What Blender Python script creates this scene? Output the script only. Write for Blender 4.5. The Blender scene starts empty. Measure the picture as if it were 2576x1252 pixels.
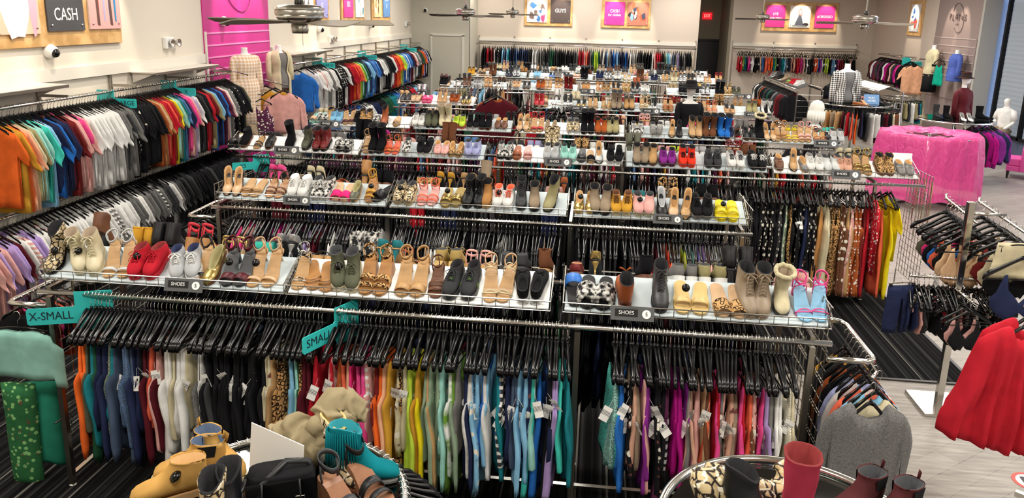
import bpy, math, random
from mathutils import Vector, Matrix, Euler
random.seed(11)
PI = math.pi
S = bpy.context.scene
COL = S.collection
# ------------------------------------------------------------------ camera
H, F, CY = 3.0, 1900.0, 480.5
PITCH, YAW, ROLL = .2319, -.1076, .0229
cp, sp = math.cos(PITCH), math.sin(PITCH)
fw = Vector((math.sin(YAW)*cp, math.cos(YAW)*cp, -sp))
rt = Vector((math.cos(YAW), -math.sin(YAW), 0))
up = rt.cross(fw)
AX = math.cos(ROLL)*rt + math.sin(ROLL)*up
AY = -math.sin(ROLL)*rt + math.cos(ROLL)*up
cam = bpy.data.cameras.new('camera')
cam.sensor_width = 36; cam.lens = F/2576*36; cam.shift_y = -(626-CY)/2576; cam.clip_end = 100
co = bpy.data.objects.new('camera', cam); COL.objects.link(co)
m = Matrix((AX, AY, -fw)).transposed().to_4x4(); m.translation = (0, 0, H)
co.matrix_world = m
S.camera = co
def ray(u, v):
    return AX*((u-1288)/F) - AY*((v-CY)/F) + fw
def at(u, v, x=None, y=None, z=None, d=None):
    r = ray(u, v)
    t = d if d is not None else (x/r.x if x is not None else (y/r.y if y is not None else (z-H)/r.z))
    return Vector((0, 0, H)) + r*t
# ------------------------------------------------------------------ world, lights, exposure
w = bpy.data.worlds.new('world'); S.world = w; w.use_nodes = True
w.node_tree.nodes['Background'].inputs[0].default_value = (.62, .72, .9, 1)
w.node_tree.nodes['Background'].inputs[1].default_value = 3.0
vs = S.view_settings
vs.view_transform = 'Standard'; vs.look = 'None'; vs.gamma = 1; vs.use_curve_mapping = False
vs.exposure = -0.32
S.cycles.max_bounces = 5; S.cycles.diffuse_bounces = 3; S.cycles.glossy_bounces = 3
S.cycles.transmission_bounces = 4; S.cycles.transparent_max_bounces = 6
S.cycles.use_denoising = True
S.cycles.caustics_reflective = False; S.cycles.caustics_refractive = False
CEIL = 4.3
def lamp(kind, name, loc, energy, color, **k):
    l = bpy.data.lights.new(name, kind); l.energy = energy; l.color = color
    for a, b in k.items(): setattr(l, a, b)
    o = bpy.data.objects.new(name, l); COL.objects.link(o); o.location = loc
    return o
for iy, y in enumerate((.9, 3.6, 6.6, 9.8, 13.2, 16.8, 20.4, 23.8)):
    for x in (-3.9, -.6, 2.7, 6.4):
        if x > 6 and y > 22.5: continue
        lamp('AREA', 'ceiling_panel_light', (x, y, CEIL-.06), (78 if y > 3 else 95)*(1.5 if x > 6 else 1)*(1.35 if y > 15 else 1), (1, .95, .87), shape='RECTANGLE', size=1.2, size_y=.6)
def aim(o, p):
    o.rotation_euler = (Vector(p)-o.location).to_track_quat('-Z', 'Y').to_euler()
def spot(loc, tgt, e=60, ang=50, col=(1, .86, .68), blend=.55):
    o = lamp('SPOT', 'wall_spot_light', loc, e, col, spot_size=math.radians(ang), spot_blend=blend, shadow_soft_size=.03)
    aim(o, tgt); return o
# ------------------------------------------------------------------ helpers: colours, materials
def lin(h):
    r = [int(h[i:i+2], 16)/255 for i in (0, 2, 4)]
    return tuple(c/12.92 if c <= .04045 else ((c+.055)/1.055)**2.4 for c in r)
MATS = {}
def mat(name, col=None, rough=.5, metal=0.0, spec=.5, emit=None, es=0, trans=0, alpha=1, ior=1.45):
    if name in MATS: return MATS[name]
    m = bpy.data.materials.new(name); m.use_nodes = True
    b = m.node_tree.nodes['Principled BSDF']
    if col: b.inputs['Base Color'].default_value = (*lin(col), 1)
    b.inputs['Roughness'].default_value = rough; b.inputs['Metallic'].default_value = metal
    b.inputs['Specular IOR Level'].default_value = spec
    b.inputs['Transmission Weight'].default_value = trans; b.inputs['Alpha'].default_value = alpha; b.inputs['IOR'].default_value = ior
    if emit: b.inputs['Emission Color'].default_value = (*lin(emit), 1); b.inputs['Emission Strength'].default_value = es
    MATS[name] = m; return m
class NT:
    def __init__(s, m): s.m = m; s.t = m.node_tree; s.b = s.t.nodes['Principled BSDF']
    def n(s, typ, **k):
        x = s.t.nodes.new(typ)
        for a, v in k.items():
            if a.startswith('i_'): x.inputs[int(a[2:]) if a[2:].isdigit() else a[2:]].default_value = v
            else: setattr(x, a, v)
        return x
    def l(s, a, b): s.t.links.new(a, b)
    def ramp(s, fac, stops, interp='LINEAR'):
        r = s.n('ShaderNodeValToRGB'); r.color_ramp.interpolation = interp
        e = r.color_ramp.elements
        while len(e) < len(stops): e.new(.5)
        for q, (p, c) in zip(e, stops):
            q.position = p; q.color = (*(lin(c) if isinstance(c, str) else c), 1)
        s.l(fac, r.inputs[0]); return r
    def mix(s, fac, a, b, mode='MIX'):
        x = s.n('ShaderNodeMix', data_type='RGBA', blend_type=mode)
        for i, v in ((0, fac), (6, a), (7, b)):
            if isinstance(v, (int, float)): x.inputs[i].default_value = v
            elif isinstance(v, str): x.inputs[i].default_value = (*lin(v), 1)
            elif isinstance(v, tuple): x.inputs[i].default_value = (*v, 1)
            else: s.l(v, x.inputs[i])
        return x.outputs[2]
def cloth(pattern='plain', rough=.85, second='f2f0ea', spec=.2, sheen=0, scale=1.0):
    """cloth or leather in the object's own colour, with a woven or printed pattern"""
    key = f'{pattern}_{rough}_{second}_{scale}'
    if key in MATS: return MATS[key]
    m = mat(key, rough=rough, spec=spec); t = NT(m)
    oi = t.n('ShaderNodeObjectInfo'); base = oi.outputs['Color']
    tc = t.n('ShaderNodeTexCoord'); co_ = tc.outputs['Object']
    def vor(sc, feature='F1'):
        v = t.n('ShaderNodeTexVoronoi', feature=feature); v.inputs['Scale'].default_value = sc*scale
        t.l(co_, v.inputs['Vector']); return v.outputs['Distance']
    def noi(sc, det=2):
        v = t.n('ShaderNodeTexNoise'); v.inputs['Scale'].default_value = sc*scale; v.inputs['Detail'].default_value = det
        t.l(co_, v.inputs['Vector']); return v.outputs['Fac']
    def wave(sc, d='Z', dist=0):
        v = t.n('ShaderNodeTexWave', bands_direction=d); v.inputs['Scale'].default_value = sc*scale; v.inputs['Distortion'].default_value = dist
        t.l(co_, v.inputs['Vector']); return v.outputs['Fac']
    def step(f, p, inv=False):
        r = t.ramp(f, [(max(p-.03, 0), (0, 0, 0)), (min(p+.03, 1), (1, 1, 1))]); return r.outputs[0]
    if pattern == 'stripes': base = t.mix(step(wave(7), .6), base, second)
    elif pattern == 'dots': base = t.mix(step(vor(28), .3), second, base)
    elif pattern == 'floral':
        base = t.mix(step(vor(17), .33), second, base); base = t.mix(step(noi(22), .66), base, '7d4b45')
    elif pattern == 'leopard':
        v = vor(34); a = t.ramp(v, [(0, second), (.3, second), (.36, '231812'), (.52, '231812'), (.58, second)], 'LINEAR')
        base = t.mix(.35, a.outputs[0], base, 'MULTIPLY')
    elif pattern == 'snake':
        e = vor(24, 'DISTANCE_TO_EDGE'); base = t.mix(step(e, .09), '2a2320', base); base = t.mix(step(noi(40), .62), base, second)
    elif pattern == 'plaid':
        a_, b_ = step(wave(4.2, 'X'), .6), step(wave(4.2, 'Z'), .6); h_ = t.n('ShaderNodeMath', operation='ADD'); t.l(a_, h_.inputs[0]); t.l(b_, h_.inputs[1])
        g_ = t.n('ShaderNodeMath', operation='MULTIPLY', i_1=.5); t.l(h_.outputs[0], g_.inputs[0]); base = t.mix(g_.outputs[0], base, second)
    elif pattern == 'heather': base = t.mix(t.ramp(noi(170, 3), [(.35, (0, 0, 0)), (.65, (1, 1, 1))]).outputs[0], base, second)
    elif pattern == 'tiedye': base = t.mix(t.ramp(noi(9, 3), [(.42, (0, 0, 0)), (.58, (1, 1, 1))]).outputs[0], base, second)
    elif pattern == 'knit': base = t.mix(step(wave(26, 'Z', 2), .5), base, second)
    if pattern in ('plain', 'stripes', 'floral', 'knit'):
        base = t.mix(t.ramp(noi(11), [(.3, (0, 0, 0)), (.7, (1, 1, 1))]).outputs[0], base, t.mix(1.0, base, (.78, .78, .78), 'MULTIPLY'))
    t.l(base, t.b.inputs['Base Color'])
    return m
CL = cloth()
CHROME = mat('chrome', 'd8d6d0', .16, 1.0)
STEEL = mat('brushed_steel', 'a9a49a', .3, 1.0)
DKSTEEL = mat('dark_steel', '4c4b4a', .35, .9)
BLACKP = mat('black_plastic', '0b0b0c', .2, 0, .5)
WHITEP = mat('white_plastic', 'ecebe6', .4)
BLACKR = mat('black_rubber', '141414', .6)
LEATHER = cloth('plain', .42, spec=.5); SUEDE = cloth('plain', .95, spec=.1); PATENT = cloth('plain', .12, spec=.6, second='f2f0eb')
PATENT = cloth('smooth', .14, spec=.6)
# ------------------------------------------------------------------ helpers: meshes
class MB:
    def __init__(s): s.v = []; s.f = []; s.m = []
    def quad(s, a, b, c, d, mi=0):
        i = len(s.v); s.v += [tuple(a), tuple(b), tuple(c), tuple(d)]; s.f.append((i, i+1, i+2, i+3)); s.m.append(mi); return s
    def poly(s, pts, mi=0):
        i = len(s.v); s.v += [tuple(p) for p in pts]; s.f.append(tuple(range(i, i+len(pts)))); s.m.append(mi); return s
    def box(s, c, d, mi=0, rot=None):
        i = len(s.v); c = Vector(c)
        for x in (-.5, .5):
            for y in (-.5, .5):
                for z in (-.5, .5):
                    p = Vector((x*d[0], y*d[1], z*d[2]))
                    if rot: p = rot @ p
                    s.v.append(tuple(c+p))
        for q in ((0, 1, 3, 2), (4, 6, 7, 5), (0, 4, 5, 1), (2, 3, 7, 6), (0, 2, 6, 4), (1, 5, 7, 3)):
            s.f.append(tuple(i+k for k in q)); s.m.append(mi)
        return s
    def rings(s, rs, mi=0, cap0=True, cap1=True, closed=False):
        i = len(s.v); n = len(rs[0])
        for r in rs: s.v += [tuple(p) for p in r]
        k = len(rs)
        for a in range(k if closed else k-1):
            b = (a+1) % k
            for j in range(n):
                j2 = (j+1) % n
                s.f.append((i+a*n+j, i+a*n+j2, i+b*n+j2, i+b*n+j)); s.m.append(mi)
        if not closed:
            if cap0: s.f.append(tuple(i+j for j in range(n))[::-1]); s.m.append(mi)
            if cap1: s.f.append(tuple(i+(k-1)*n+j for j in range(n))); s.m.append(mi)
        return s
    def tube(s, pts, r, seg=6, closed=False, mi=0, flat=1.0):
        pts = [Vector(p) for p in pts]; rs = []; n = len(pts); rr = r if isinstance(r, (list, tuple)) else [r]*n
        ref = None
        for k, p in enumerate(pts):
            a = pts[k-1] if (k or closed) else p
            b = pts[(k+1) % n] if (k < n-1 or closed) else p
            t = (b-a).normalized() if (b-a).length > 1e-9 else Vector((0, 0, 1))
            if ref is None: ref = Vector((0, 0, 1)) if abs(t.z) < .9 else Vector((1, 0, 0))
            u = (ref - t*ref.dot(t))
            u = u.normalized() if u.length > 1e-6 else t.orthogonal().normalized()
            w_ = t.cross(u); ref = u
            rs.append([p + (u*math.cos(2*PI*j/seg)*flat + w_*math.sin(2*PI*j/seg))*rr[k] for j in range(seg)])
        return s.rings(rs, mi, closed=closed)
    def lathe(s, prof, seg=20, c=(0, 0, 0), mi=0):
        return s.rings([[(c[0]+r*math.cos(2*PI*j/seg), c[1]+r*math.sin(2*PI*j/seg), c[2]+z) for j in range(seg)] for r, z in prof], mi)
    def mesh(s, name, smooth=True):
        me = bpy.data.meshes.new(name); me.from_pydata(s.v, [], s.f)
        if any(s.m): me.polygons.foreach_set('material_index', s.m)
        if smooth: me.polygons.foreach_set('use_smooth', [True]*len(s.f))
        me.update(); return me
    def obj(s, name, mats, parent=None, smooth=False, color=None):
        me = s.mesh(name, smooth)
        for q in (mats if isinstance(mats, (list, tuple)) else [mats]): me.materials.append(q)
        return link(name, me, parent, color)
def link(name, me, parent=None, color=None):
    o = bpy.data.objects.new(name, me); COL.objects.link(o)
    if parent: o.parent = parent
    if color: o.color = (*(lin(color) if isinstance(color, str) else color), 1)
    return o
def auto(o, deg=35):
    o.data.set_sharp_from_angle(angle=math.radians(deg)); return o
def bev(o, wd=.004, seg=2):
    b = o.modifiers.new('soft edge', 'BEVEL'); b.width = wd; b.segments = seg; b.limit_method = 'ANGLE'; return o
def setmat(o, *ms):
    for i, q in enumerate(ms):
        if q is None: continue
        o.material_slots[i].link = 'OBJECT'; o.material_slots[i].material = q
USED = set()
def tag(o, label, cat, group=None, kind=None):
    o['label'] = label; o['category'] = cat
    if group: o['group'] = group
    if kind: o['kind'] = kind
    return o
def thing(name, loc, label, cat, group=None, rz=0):
    o = bpy.data.objects.new(name, None); COL.objects.link(o); o.location = loc; o.rotation_euler = (0, 0, rz)
    return tag(o, label, cat, group)
def struct(o): o['kind'] = 'structure'; return o
ORD = 'first second third fourth fifth sixth seventh eighth ninth tenth eleventh twelfth thirteenth fourteenth fifteenth sixteenth seventeenth eighteenth nineteenth twentieth'.split()
def nth(k):
    if k <= 20: return ORD[k-1]
    return f"{k}{'th' if 10 <= k % 100 <= 20 else {1: 'st', 2: 'nd', 3: 'rd'}.get(k % 10, 'th')}"
def text(s_, size, mat_, parent, loc, rot, name='lettering', ext=.001, align='CENTER', sx=1):
    c = bpy.data.curves.new(name, 'FONT'); c.body = s_; c.size = size; c.extrude = ext; c.align_x = align; c.align_y = 'CENTER'
    c.materials.append(mat_); c.resolution_u = 3
    o = bpy.data.objects.new(name, c); COL.objects.link(o); o.parent = parent; o.location = loc; o.rotation_euler = rot; o.scale = (sx, 1, 1)
    return o
# ------------------------------------------------------------------ the room
def wallmat(name, col, var=.03):
    m = mat(name, col, .75, spec=.2); t = NT(m)
    tc = t.n('ShaderNodeTexCoord'); n = t.n('ShaderNodeTexNoise'); n.inputs['Scale'].default_value = 60
    t.l(tc.outputs['Object'], n.inputs['Vector'])
    b = t.n('ShaderNodeBump'); b.inputs['Strength'].default_value = .06; t.l(n.outputs['Fac'], b.inputs['Height']); t.l(b.outputs[0], t.b.inputs['Normal'])
    return m
CREAM = wallmat('cream_paint', 'd9d0c1'); GREIGE = wallmat('greige_paint', 'c9bcae'); SAGE = wallmat('pale_grey_paint', 'c3bfb0')
TAUPE = wallmat('taupe_paint', '8f7f7b'); PINK = mat('pink_laminate', 'c22f86', .35); GREYP = wallmat('grey_paint', 'a9a7a0')
PALE = mat('white_trim_paint', 'dcd7cb', .45); DARKREC = wallmat('olive_grey_paint', '8d8473')
def wall(name, x0, y0, x1, y1, z0, z1, m, th=.12):
    """vertical wall from (x0,y0) to (x1,y1); its visible face is on the left of that direction"""
    a, b = Vector((x0, y0, 0)), Vector((x1, y1, 0)); d = (b-a).normalized(); n = Vector((d.y, -d.x, 0))*th
    mb = MB(); r = lambda z: [a+Vector((0, 0, z)), b+Vector((0, 0, z)), b+n+Vector((0, 0, z)), a+n+Vector((0, 0, z))]
    mb.rings([r(z0), r(z1)]); return struct(mb.obj(name, m))
# floor: grey wood planks, with dark striped carpet runs laid in it
fm = mat('grey_wood_planks', rough=.38, spec=.4); t = NT(fm)
tc = t.n('ShaderNodeTexCoord'); mp = t.n('ShaderNodeMapping'); mp.inputs['Rotation'].default_value = (0, 0, math.radians(-38)); t.l(tc.outputs['Object'], mp.inputs[0])
br = t.n('ShaderNodeTexBrick'); br.inputs['Scale'].default_value = 1; br.inputs['Brick Width'].default_value = 1.3; br.inputs['Row Height'].default_value = .18
br.inputs['Mortar Size'].default_value = .0025; br.offset = .37
for k, c in (('Color1', '98918a'), ('Color2', '7c7670'), ('Mortar', '57534f')): br.inputs[k].default_value = (*lin(c), 1)
t.l(mp.outputs[0], br.inputs['Vector'])
mp2 = t.n('ShaderNodeMapping'); mp2.inputs['Rotation'].default_value = (0, 0, math.radians(-38)); mp2.inputs['Scale'].default_value = (1.6, 14, 1); t.l(tc.outputs['Object'], mp2.inputs[0])
ns = t.n('ShaderNodeTexNoise'); ns.inputs['Scale'].default_value = 2.2; ns.inputs['Detail'].default_value = 5; t.l(mp2.outputs[0], ns.inputs['Vector'])
t.l(t.mix(t.ramp(ns.outputs['Fac'], [(.33, (0, 0, 0)), (.68, (1, 1, 1))]).outputs[0], br.outputs['Color'], 'a8a198'), t.b.inputs['Base Color'])
MB().box((1.5, 13, -.05), (17, 34, .1)).obj('floor', fm)['kind'] = 'structure'
cm = mat('charcoal_striped_carpet', rough=.95, spec=.1); t = NT(cm)
tc = t.n('ShaderNodeTexCoord'); sx = t.n('ShaderNodeSeparateXYZ'); t.l(tc.outputs['Object'], sx.inputs[0])
cx = t.n('ShaderNodeCombineXYZ'); t.l(sx.outputs[0], cx.inputs[0])
def stripes(scale, thr, seed):
    ad = t.n('ShaderNodeMath', operation='ADD', i_1=seed); t.l(sx.outputs[0], ad.inputs[0])
    n = t.n('ShaderNodeTexNoise', noise_dimensions='1D'); n.inputs['Scale'].default_value = scale; n.inputs['Detail'].default_value = 0; t.l(ad.outputs[0], n.inputs['W'])
    return t.ramp(n.outputs['Fac'], [(thr, (0, 0, 0)), (thr+.02, (1, 1, 1))]).outputs[0]
base = t.mix(stripes(24, .52, 3), '0d0d0e', '1c1c1d'); base = t.mix(stripes(30, .68, 9), base, '2f2f2e'); base = t.mix(stripes(34, .775, 40), base, '6f6c66')
t.l(base, t.b.inputs['Base Color'])
for (x0, x1, y0, y1) in ((-5.75, 3.31, 6.3, 24.4), (-5.75, 1.62, -.5, 6.3)):
    MB().box(((x0+x1)/2, (y0+y1)/2, .004), (x1-x0, y1-y0, .012)).obj('floor_carpet', cm)['kind'] = 'structure'
edge = MB()
edge.box((3.325, 15.3, .006), (.03, 18.1, .016)); edge.box((2.47, 6.285, .006), (1.7, .03, .016)); struct(edge.obj('trim_1', DKSTEEL))
struct(MB().box((1.5, 13, CEIL+.05), (17, 34, .1)).obj('ceiling', mat('white_ceiling_tile', 'e8e4da', .9)))
wall('wall_left', -5.8, 24, -5.8, -3, 0, CEIL, CREAM).location = (0, 0, 0)
wall('wall_back_door', -3.98, 23.5, -5.9, 23.5, 0, CEIL, SAGE)
wall('wall_back_return', -3.98, 25.3, -3.98, 23.515, 0, CEIL, SAGE)
wall('wall_back', 3.16, 25.2, -4.0, 25.2, 0, CEIL, GREIGE)
wall('wall_back_side', 3.16, 28.6, 3.16, 25.215, 0, CEIL, GREIGE, .1)
wall('wall_exit', 4.45, 28.5, 3.1, 28.5, 2.23, CEIL, DARKREC)
wall('wall_corridor', 4.42, 26.6, 4.42, 28.6, 0, CEIL, DARKREC, -.1)
wall('wall_right_back', 9.0, 26.6, 4.42, 26.6, 0, CEIL, GREIGE)
wall('wall_right', 9.0, 21.85, 9.0, 26.7, 0, CEIL, GREIGE)
wall('wall_pilaster', 8.97, 19.42, 8.97, 21.86, 0, CEIL, TAUPE)
wall('wall_window_side', 9.5, 19.42, 8.95, 19.42, 0, CEIL, GREYP, -.1)
wall('wall_window_sill', 9.3, -3, 9.3, 19.5, 0, .5, mat('slate_blue_paint', '5b6480', .6))
wall('wall_front', -5.9, -3, 9.5, -3, 0, CEIL, CREAM)
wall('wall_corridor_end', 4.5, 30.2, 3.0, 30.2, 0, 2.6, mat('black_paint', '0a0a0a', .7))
# door leaf and frame in the pale wall, and the dark doorway under the exit sign
dr = MB(); x0, x1 = -5.12, -4.19
for a in (dr.box((x0-.03, 23.47, 1.13), (.07, .07, 2.3)), dr.box((x1+.03, 23.47, 1.13), (.07, .07, 2.3)), dr.box(((x0+x1)/2, 23.47, 2.29), (x1-x0+.13, .07, .07))): pass
d1 = struct(MB().box(((x0+x1)/2, 23.485, 1.12), (x1-x0-.02, .04, 2.24)).obj('door_1', SAGE)); dr.obj('door_frame', PALE, d1)
MB().box((x1-.06, 23.45, 1.0), (.03, .05, .22)).obj('door_handle', DKSTEEL, d1)
d2 = struct(MB().box((3.9, 28.62, 1.1), (1.0, .05, 2.25)).obj('door_2', mat('black_door', '0c0c0d', .4)))
dm = MB(); dm.box((3.33, 28.5, 1.12), (.1, .12, 2.24)).box((4.36, 28.5, 1.12), (.1, .12, 2.24)).box((3.85, 28.5, 2.2), (1.0, .12, .06)); dm.obj('door_frame', mat('bronze_frame', '2a2622', .4, .6), d2)
# right-hand shop window: dark mullions, grey panes with roller blinds drawn
def blindmat(name, col, k):
    m = mat(name, col, .8); t = NT(m); tr = t.n('ShaderNodeBsdfTranslucent'); tr.inputs[0].default_value = (*lin(col), 1); mx = t.n('ShaderNodeMixShader', i_0=k)
    t.l(t.b.outputs[0], mx.inputs[1]); t.l(tr.outputs[0], mx.inputs[2]); t.l(mx.outputs[0], t.t.nodes['Material Output'].inputs['Surface']); return m
BLIND = blindmat('grey_blind', 'b2b4b4', .5); BL2 = blindmat('daylight_tint_blind', '9fb4dc', .6); DKF = mat('dark_bronze_frame', '15161a', .35, .5)  # BL2: bluish daylight glow put into the first blind's colour
def thin_glass(name, tint, k):
    m = mat(name, tint, .03); t = NT(m); tr = t.n('ShaderNodeBsdfTransparent'); tr.inputs[0].default_value = (*lin(tint), 1); gl = t.n('ShaderNodeBsdfGlossy'); gl.inputs['Roughness'].default_value = .03
    fr = t.n('ShaderNodeFresnel'); ad = t.n('ShaderNodeMath', operation='ADD', i_1=k); t.l(fr.outputs[0], ad.inputs[0]); mx = t.n('ShaderNodeMixShader'); t.l(ad.outputs[0], mx.inputs[0]); t.l(tr.outputs[0], mx.inputs[1]); t.l(gl.outputs[0], mx.inputs[2]); t.l(mx.outputs[0], t.t.nodes['Material Output'].inputs['Surface']); return m
GL = thin_glass('window_glass', 'eef4f6', .03)
ys = [19.84, 18.88, 17.6, 16.3, 14.4, 12.0, 9.5, 7.0, 4.5, 2, -.5, -3]
for i in range(len(ys)-1):
    ya, yb = ys[i], ys[i+1]; f = MB()
    for y in ((ya, yb) if i == 0 else (yb,)): f.box((9.3, y, 2.05), (.1, .075, 3.1))
    for z in (.53, 3.6): f.box((9.3, (ya+yb)/2, z), (.1, ya-yb, .07))
    wn = struct(f.obj(f'window_{i+1}', DKF))
    MB().box((9.42, (ya+yb)/2, 2.05), (.008, ya-yb-.06, 3.0)).obj('window_pane', GL, wn)
    b = MB()
    for k in range(60): b.quad((9.33+.006*(k % 2), ya-.03, .55+k*.05), (9.33+.006*(k % 2), yb+.03, .55+k*.05), (9.33+.006*((k+1) % 2), yb+.03, .6+k*.05), (9.33+.006*((k+1) % 2), ya-.03, .6+k*.05))
    b.obj('window_blind', BL2 if i == 0 else BLIND, wn)
struct(MB().box((9.3, 8.2, 3.95), (.12, 22.6, .66)).obj('trim_2', PALE))
lamp('AREA', 'window_daylight', (9.2, 15, 2.2), 130, (.72, .82, 1), shape='RECTANGLE', size=8, size_y=2.6).rotation_euler = (0, PI/2, 0)
# ------------------------------------------------------------------ slat panels: pink one, taupe one
def slats(m, x, y0, y1, zs, name, mm, side=1):
    o = struct(MB().box((x+side*.008, (y0+y1)/2, (zs[-1][0]+zs[-1][1])/2), (.02, y1-y0, zs[-1][1]-zs[-1][0])).obj(name, m))
    b = MB()
    for z in zs[:-1]: b.box((x+side*.022, (y0+y1)/2, z), (.012, y1-y0-.04, .022))
    b.obj('slat_channel', mm, o); return o
pk = slats(PINK, -5.8, 10.78, 13.05, [2.6, 2.42, 2.24, 2.06, 1.88, 1.7, 1.52, (0, CEIL)], 'wall_pink_panel', mat('pink_channel', 'e58fc0', .35))
MB().box((-5.785, 10.8, 1.3), (.05, .035, 2.65)).obj('edge_trim', PALE, pk)
lm = MB(); pts = [(-5.77, 11.95+.42*math.cos(a), 3.25+.33*math.sin(a)*(1+.2*math.cos(a))) for a in [PI+k*PI/24*1.05 for k in range(-2, 25)]]
lm.tube(pts, .006, 5).obj('logo_ring', mat('plum_paint', '7d1450', .5), pk)
tp = slats(TAUPE, 8.97, 19.46, 21.84, [2.62, 2.43, 2.24, 2.05, 1.86, 1.67, (1.1, 2.62)], 'wall_taupe_slats', mat('taupe_channel', 'b3a4a0', .4), -1)
lg = MB(); ring = [(8.955, 20.62+.30*math.cos(k*PI/20)*(1 if k < 40 else 1)+.1*math.sin(k*PI/20), 3.12+.36*math.sin(k*PI/20)) for k in range(3, 36)]
lg.tube(ring, .007, 5).obj('logo_ring', mat('logo_brown', '5b4b49', .5), tp)
for i, ch in enumerate('PLATeS'):
    text(ch, .22, mat('logo_letter', '2b2326', .4), tp, (8.95, 21.05-.165*i, 3.13+.012*(-1)**i), (PI/2, 0, -PI/2), 'logo_letter')
text('CLOSET', .05, mat('logo_letter', '2b2326', .4), tp, (8.95, 20.62, 2.96), (PI/2, 0, -PI/2), 'logo_letter')
for y in (11.5, 12.3): spot((-5.05, y, 4.1), (-5.8, y+.05, 2.9), 190, 46, (1, .85, .85))
for y in (20.3, 21.0): spot((8.3, y, 4.1), (8.97, y, 2.75), 170, 36)
# ------------------------------------------------------------------ framed posters
OAK = mat('oak_frame', 'c19a63', .45); t = NT(OAK)
w_ = t.n('ShaderNodeTexWave', bands_direction='Y'); w_.inputs['Scale'].default_value = 6; w_.inputs['Distortion'].default_value = 6; w_.inputs['Detail'].default_value = 3
tc = t.n('ShaderNodeTexCoord'); t.l(tc.outputs['Object'], w_.inputs[0]); t.l(t.ramp(w_.outputs['Fac'], [(0, 'b88f58'), (1, 'd2ab75')]).outputs[0], t.b.inputs['Base Color'])
WHT = mat('poster_white', 'fbfaf8', .5)
def poster_frame(name, label, wd, ht, panels, M):
    """oak board with flush panels; local x along the wall, z up, front at -y"""
    r = thing(name, (0, 0, 0), label, 'picture', 'framed posters on the walls'); r.matrix_world = M
    b = MB(); b.box((0, -.02, 0), (wd, .04, ht)); bev(b.obj('backing_board', OAK, r), .006)
    for (x, pw, ph, bg, art) in panels:
        p = MB().box((x, -.05, .01), (pw, .02, ph)).obj('poster_panel', mat('poster_'+bg, bg, .35), r)
        for k in (-1, 1):
            MB().lathe([(0, 0), (.012, .002), (.012, .008), (0, .01)], 8, (0, 0, 0)).obj('standoff_pin', CHROME, p).matrix_local = Matrix.Translation((x+k*(pw/2-.05), -.062, -ph/2+.07)) @ Matrix.Rotation(PI/2, 4, 'X')
        if isinstance(art, list):
            for q in art:
                if q[0] == 't': text(q[1], q[2], WHT, p, (x+q[3], -.0615, q[4]), (PI/2, 0, 0), sx=q[5] if len(q) > 5 else .8)
                else:
                    g = MB(); g.poly([(x+a*pw, -.0605-.0004*q[2], .01+b_*ph) for a, b_ in q[1]]); g.obj('print_shape', mat('print_'+q[0], q[0], .4), p)
    return r
def blob(cx, cy, rx, ry, n=14, j=0, seed=1):
    rr = random.Random(seed)
    return [(cx+rx*math.cos(2*PI*k/n)*(1+rr.uniform(-j, j)), cy+ry*math.sin(2*PI*k/n)*(1+rr.uniform(-j, j))) for k in range(n)]
def figures(seed, cols, n=9):
    rr = random.Random(seed); out = []
    for i in range(n):
        out.append((rr.choice(cols), blob(rr.uniform(-.32, .32), rr.uniform(-.35, .3), rr.uniform(.05, .16), rr.uniform(.08, .2), 9, .35, seed*31+i), i+1))
    return out
def MX(x, y, z): return Matrix.Translation((x, y, z)) @ Matrix.Rotation(-PI/2, 4, 'Z')   # hung on a wall facing -x
ML = lambda y, z: Matrix.Translation((-5.8, y, z)) @ Matrix.Rotation(PI/2, 4, 'Z')
sweat = [('f6b9a0', [(-.5, -.5), (.5, -.5), (.5, .5), (-.5, .5)], 0), ('fbe6e2', blob(0, -.05, .36, .5, 16, .08, 4), 1), ('f2a7b8', blob(.38, -.1, .1, .42, 10, .2, 6), 2), ('c63b8e', blob(.02, -.05, .2, .06, 12, .2, 5), 3), ('4b4747', [(-.5, -.5), (-.36, -.5), (-.5, -.3)], 4)]
legs = [('e9a3a0', [(-.5, -.5), (.5, -.5), (.5, -.05), (-.5, -.1)], 0), ('f7e9e4', [(-.5, -.1), (.5, -.05), (.5, .5), (-.5, .5)], 0)] + [(c, [(x, -.42), (x+.05, -.44), (x+.09, .5), (x-.04, .5)], 2+k) for k, (x, c) in enumerate(((-.24, 'c64a52'), (-.05, 'a9a2c2'), (.13, '2f6fae'), (.3, '2f7fb0')))] + [('5b4038', [(x, -.46), (x+.08, -.47), (x+.06, -.2), (x-.01, -.2)], 8) for x in (-.27, .14)]
poster_frame('poster_frame', 'oak board of three posters with the dark CASH panel, above the dome camera', 2.62, 1.5,
    [(-.4, .64, 1.24, 'f6c3ac', sweat), (.33, .58, 1.2, '46464a', [('t', '=', .22, .0, -.24, 1), ('t', 'CASH', .19, 0, -.42, .78)]), (1.0, .57, 1.18, 'f2dad2', legs), (-1.05, .5, 1.2, 'f2dad2', None)], ML(7.6, 3.29) @ Matrix.Translation((-.13, 0, 0)))
def slim(yc, lab, a, b):
    poster_frame('poster_frame', lab, 1.75, .98, [(-.42, .66, .8, *a), (.42, .66, .8, *b)], ML(yc, 3.2))
slim(15.2, 'first oak poster pair past the pink panel, white picture beside lavender text', ('f7f1ea', figures(3, ['d8c4a0', '6f6a66', 'e9dcc9'])), ('8d8fc9', [('t', 'WEAR', .16, 0, .05, .8), ('t', 'IT', .16, 0, -.15, .8)]))
slim(17.75, 'second oak poster pair past the pink panel, pink text beside a street photo', ('e0338f', [('t', 'BUY', .16, 0, .1, .8), ('t', 'SELL', .16, 0, -.1, .8)]), ('cfe0e2', figures(8, ['5b8f9f', 'e9b0a0', '3a4a5a', 'f6f2e8'])))
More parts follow.
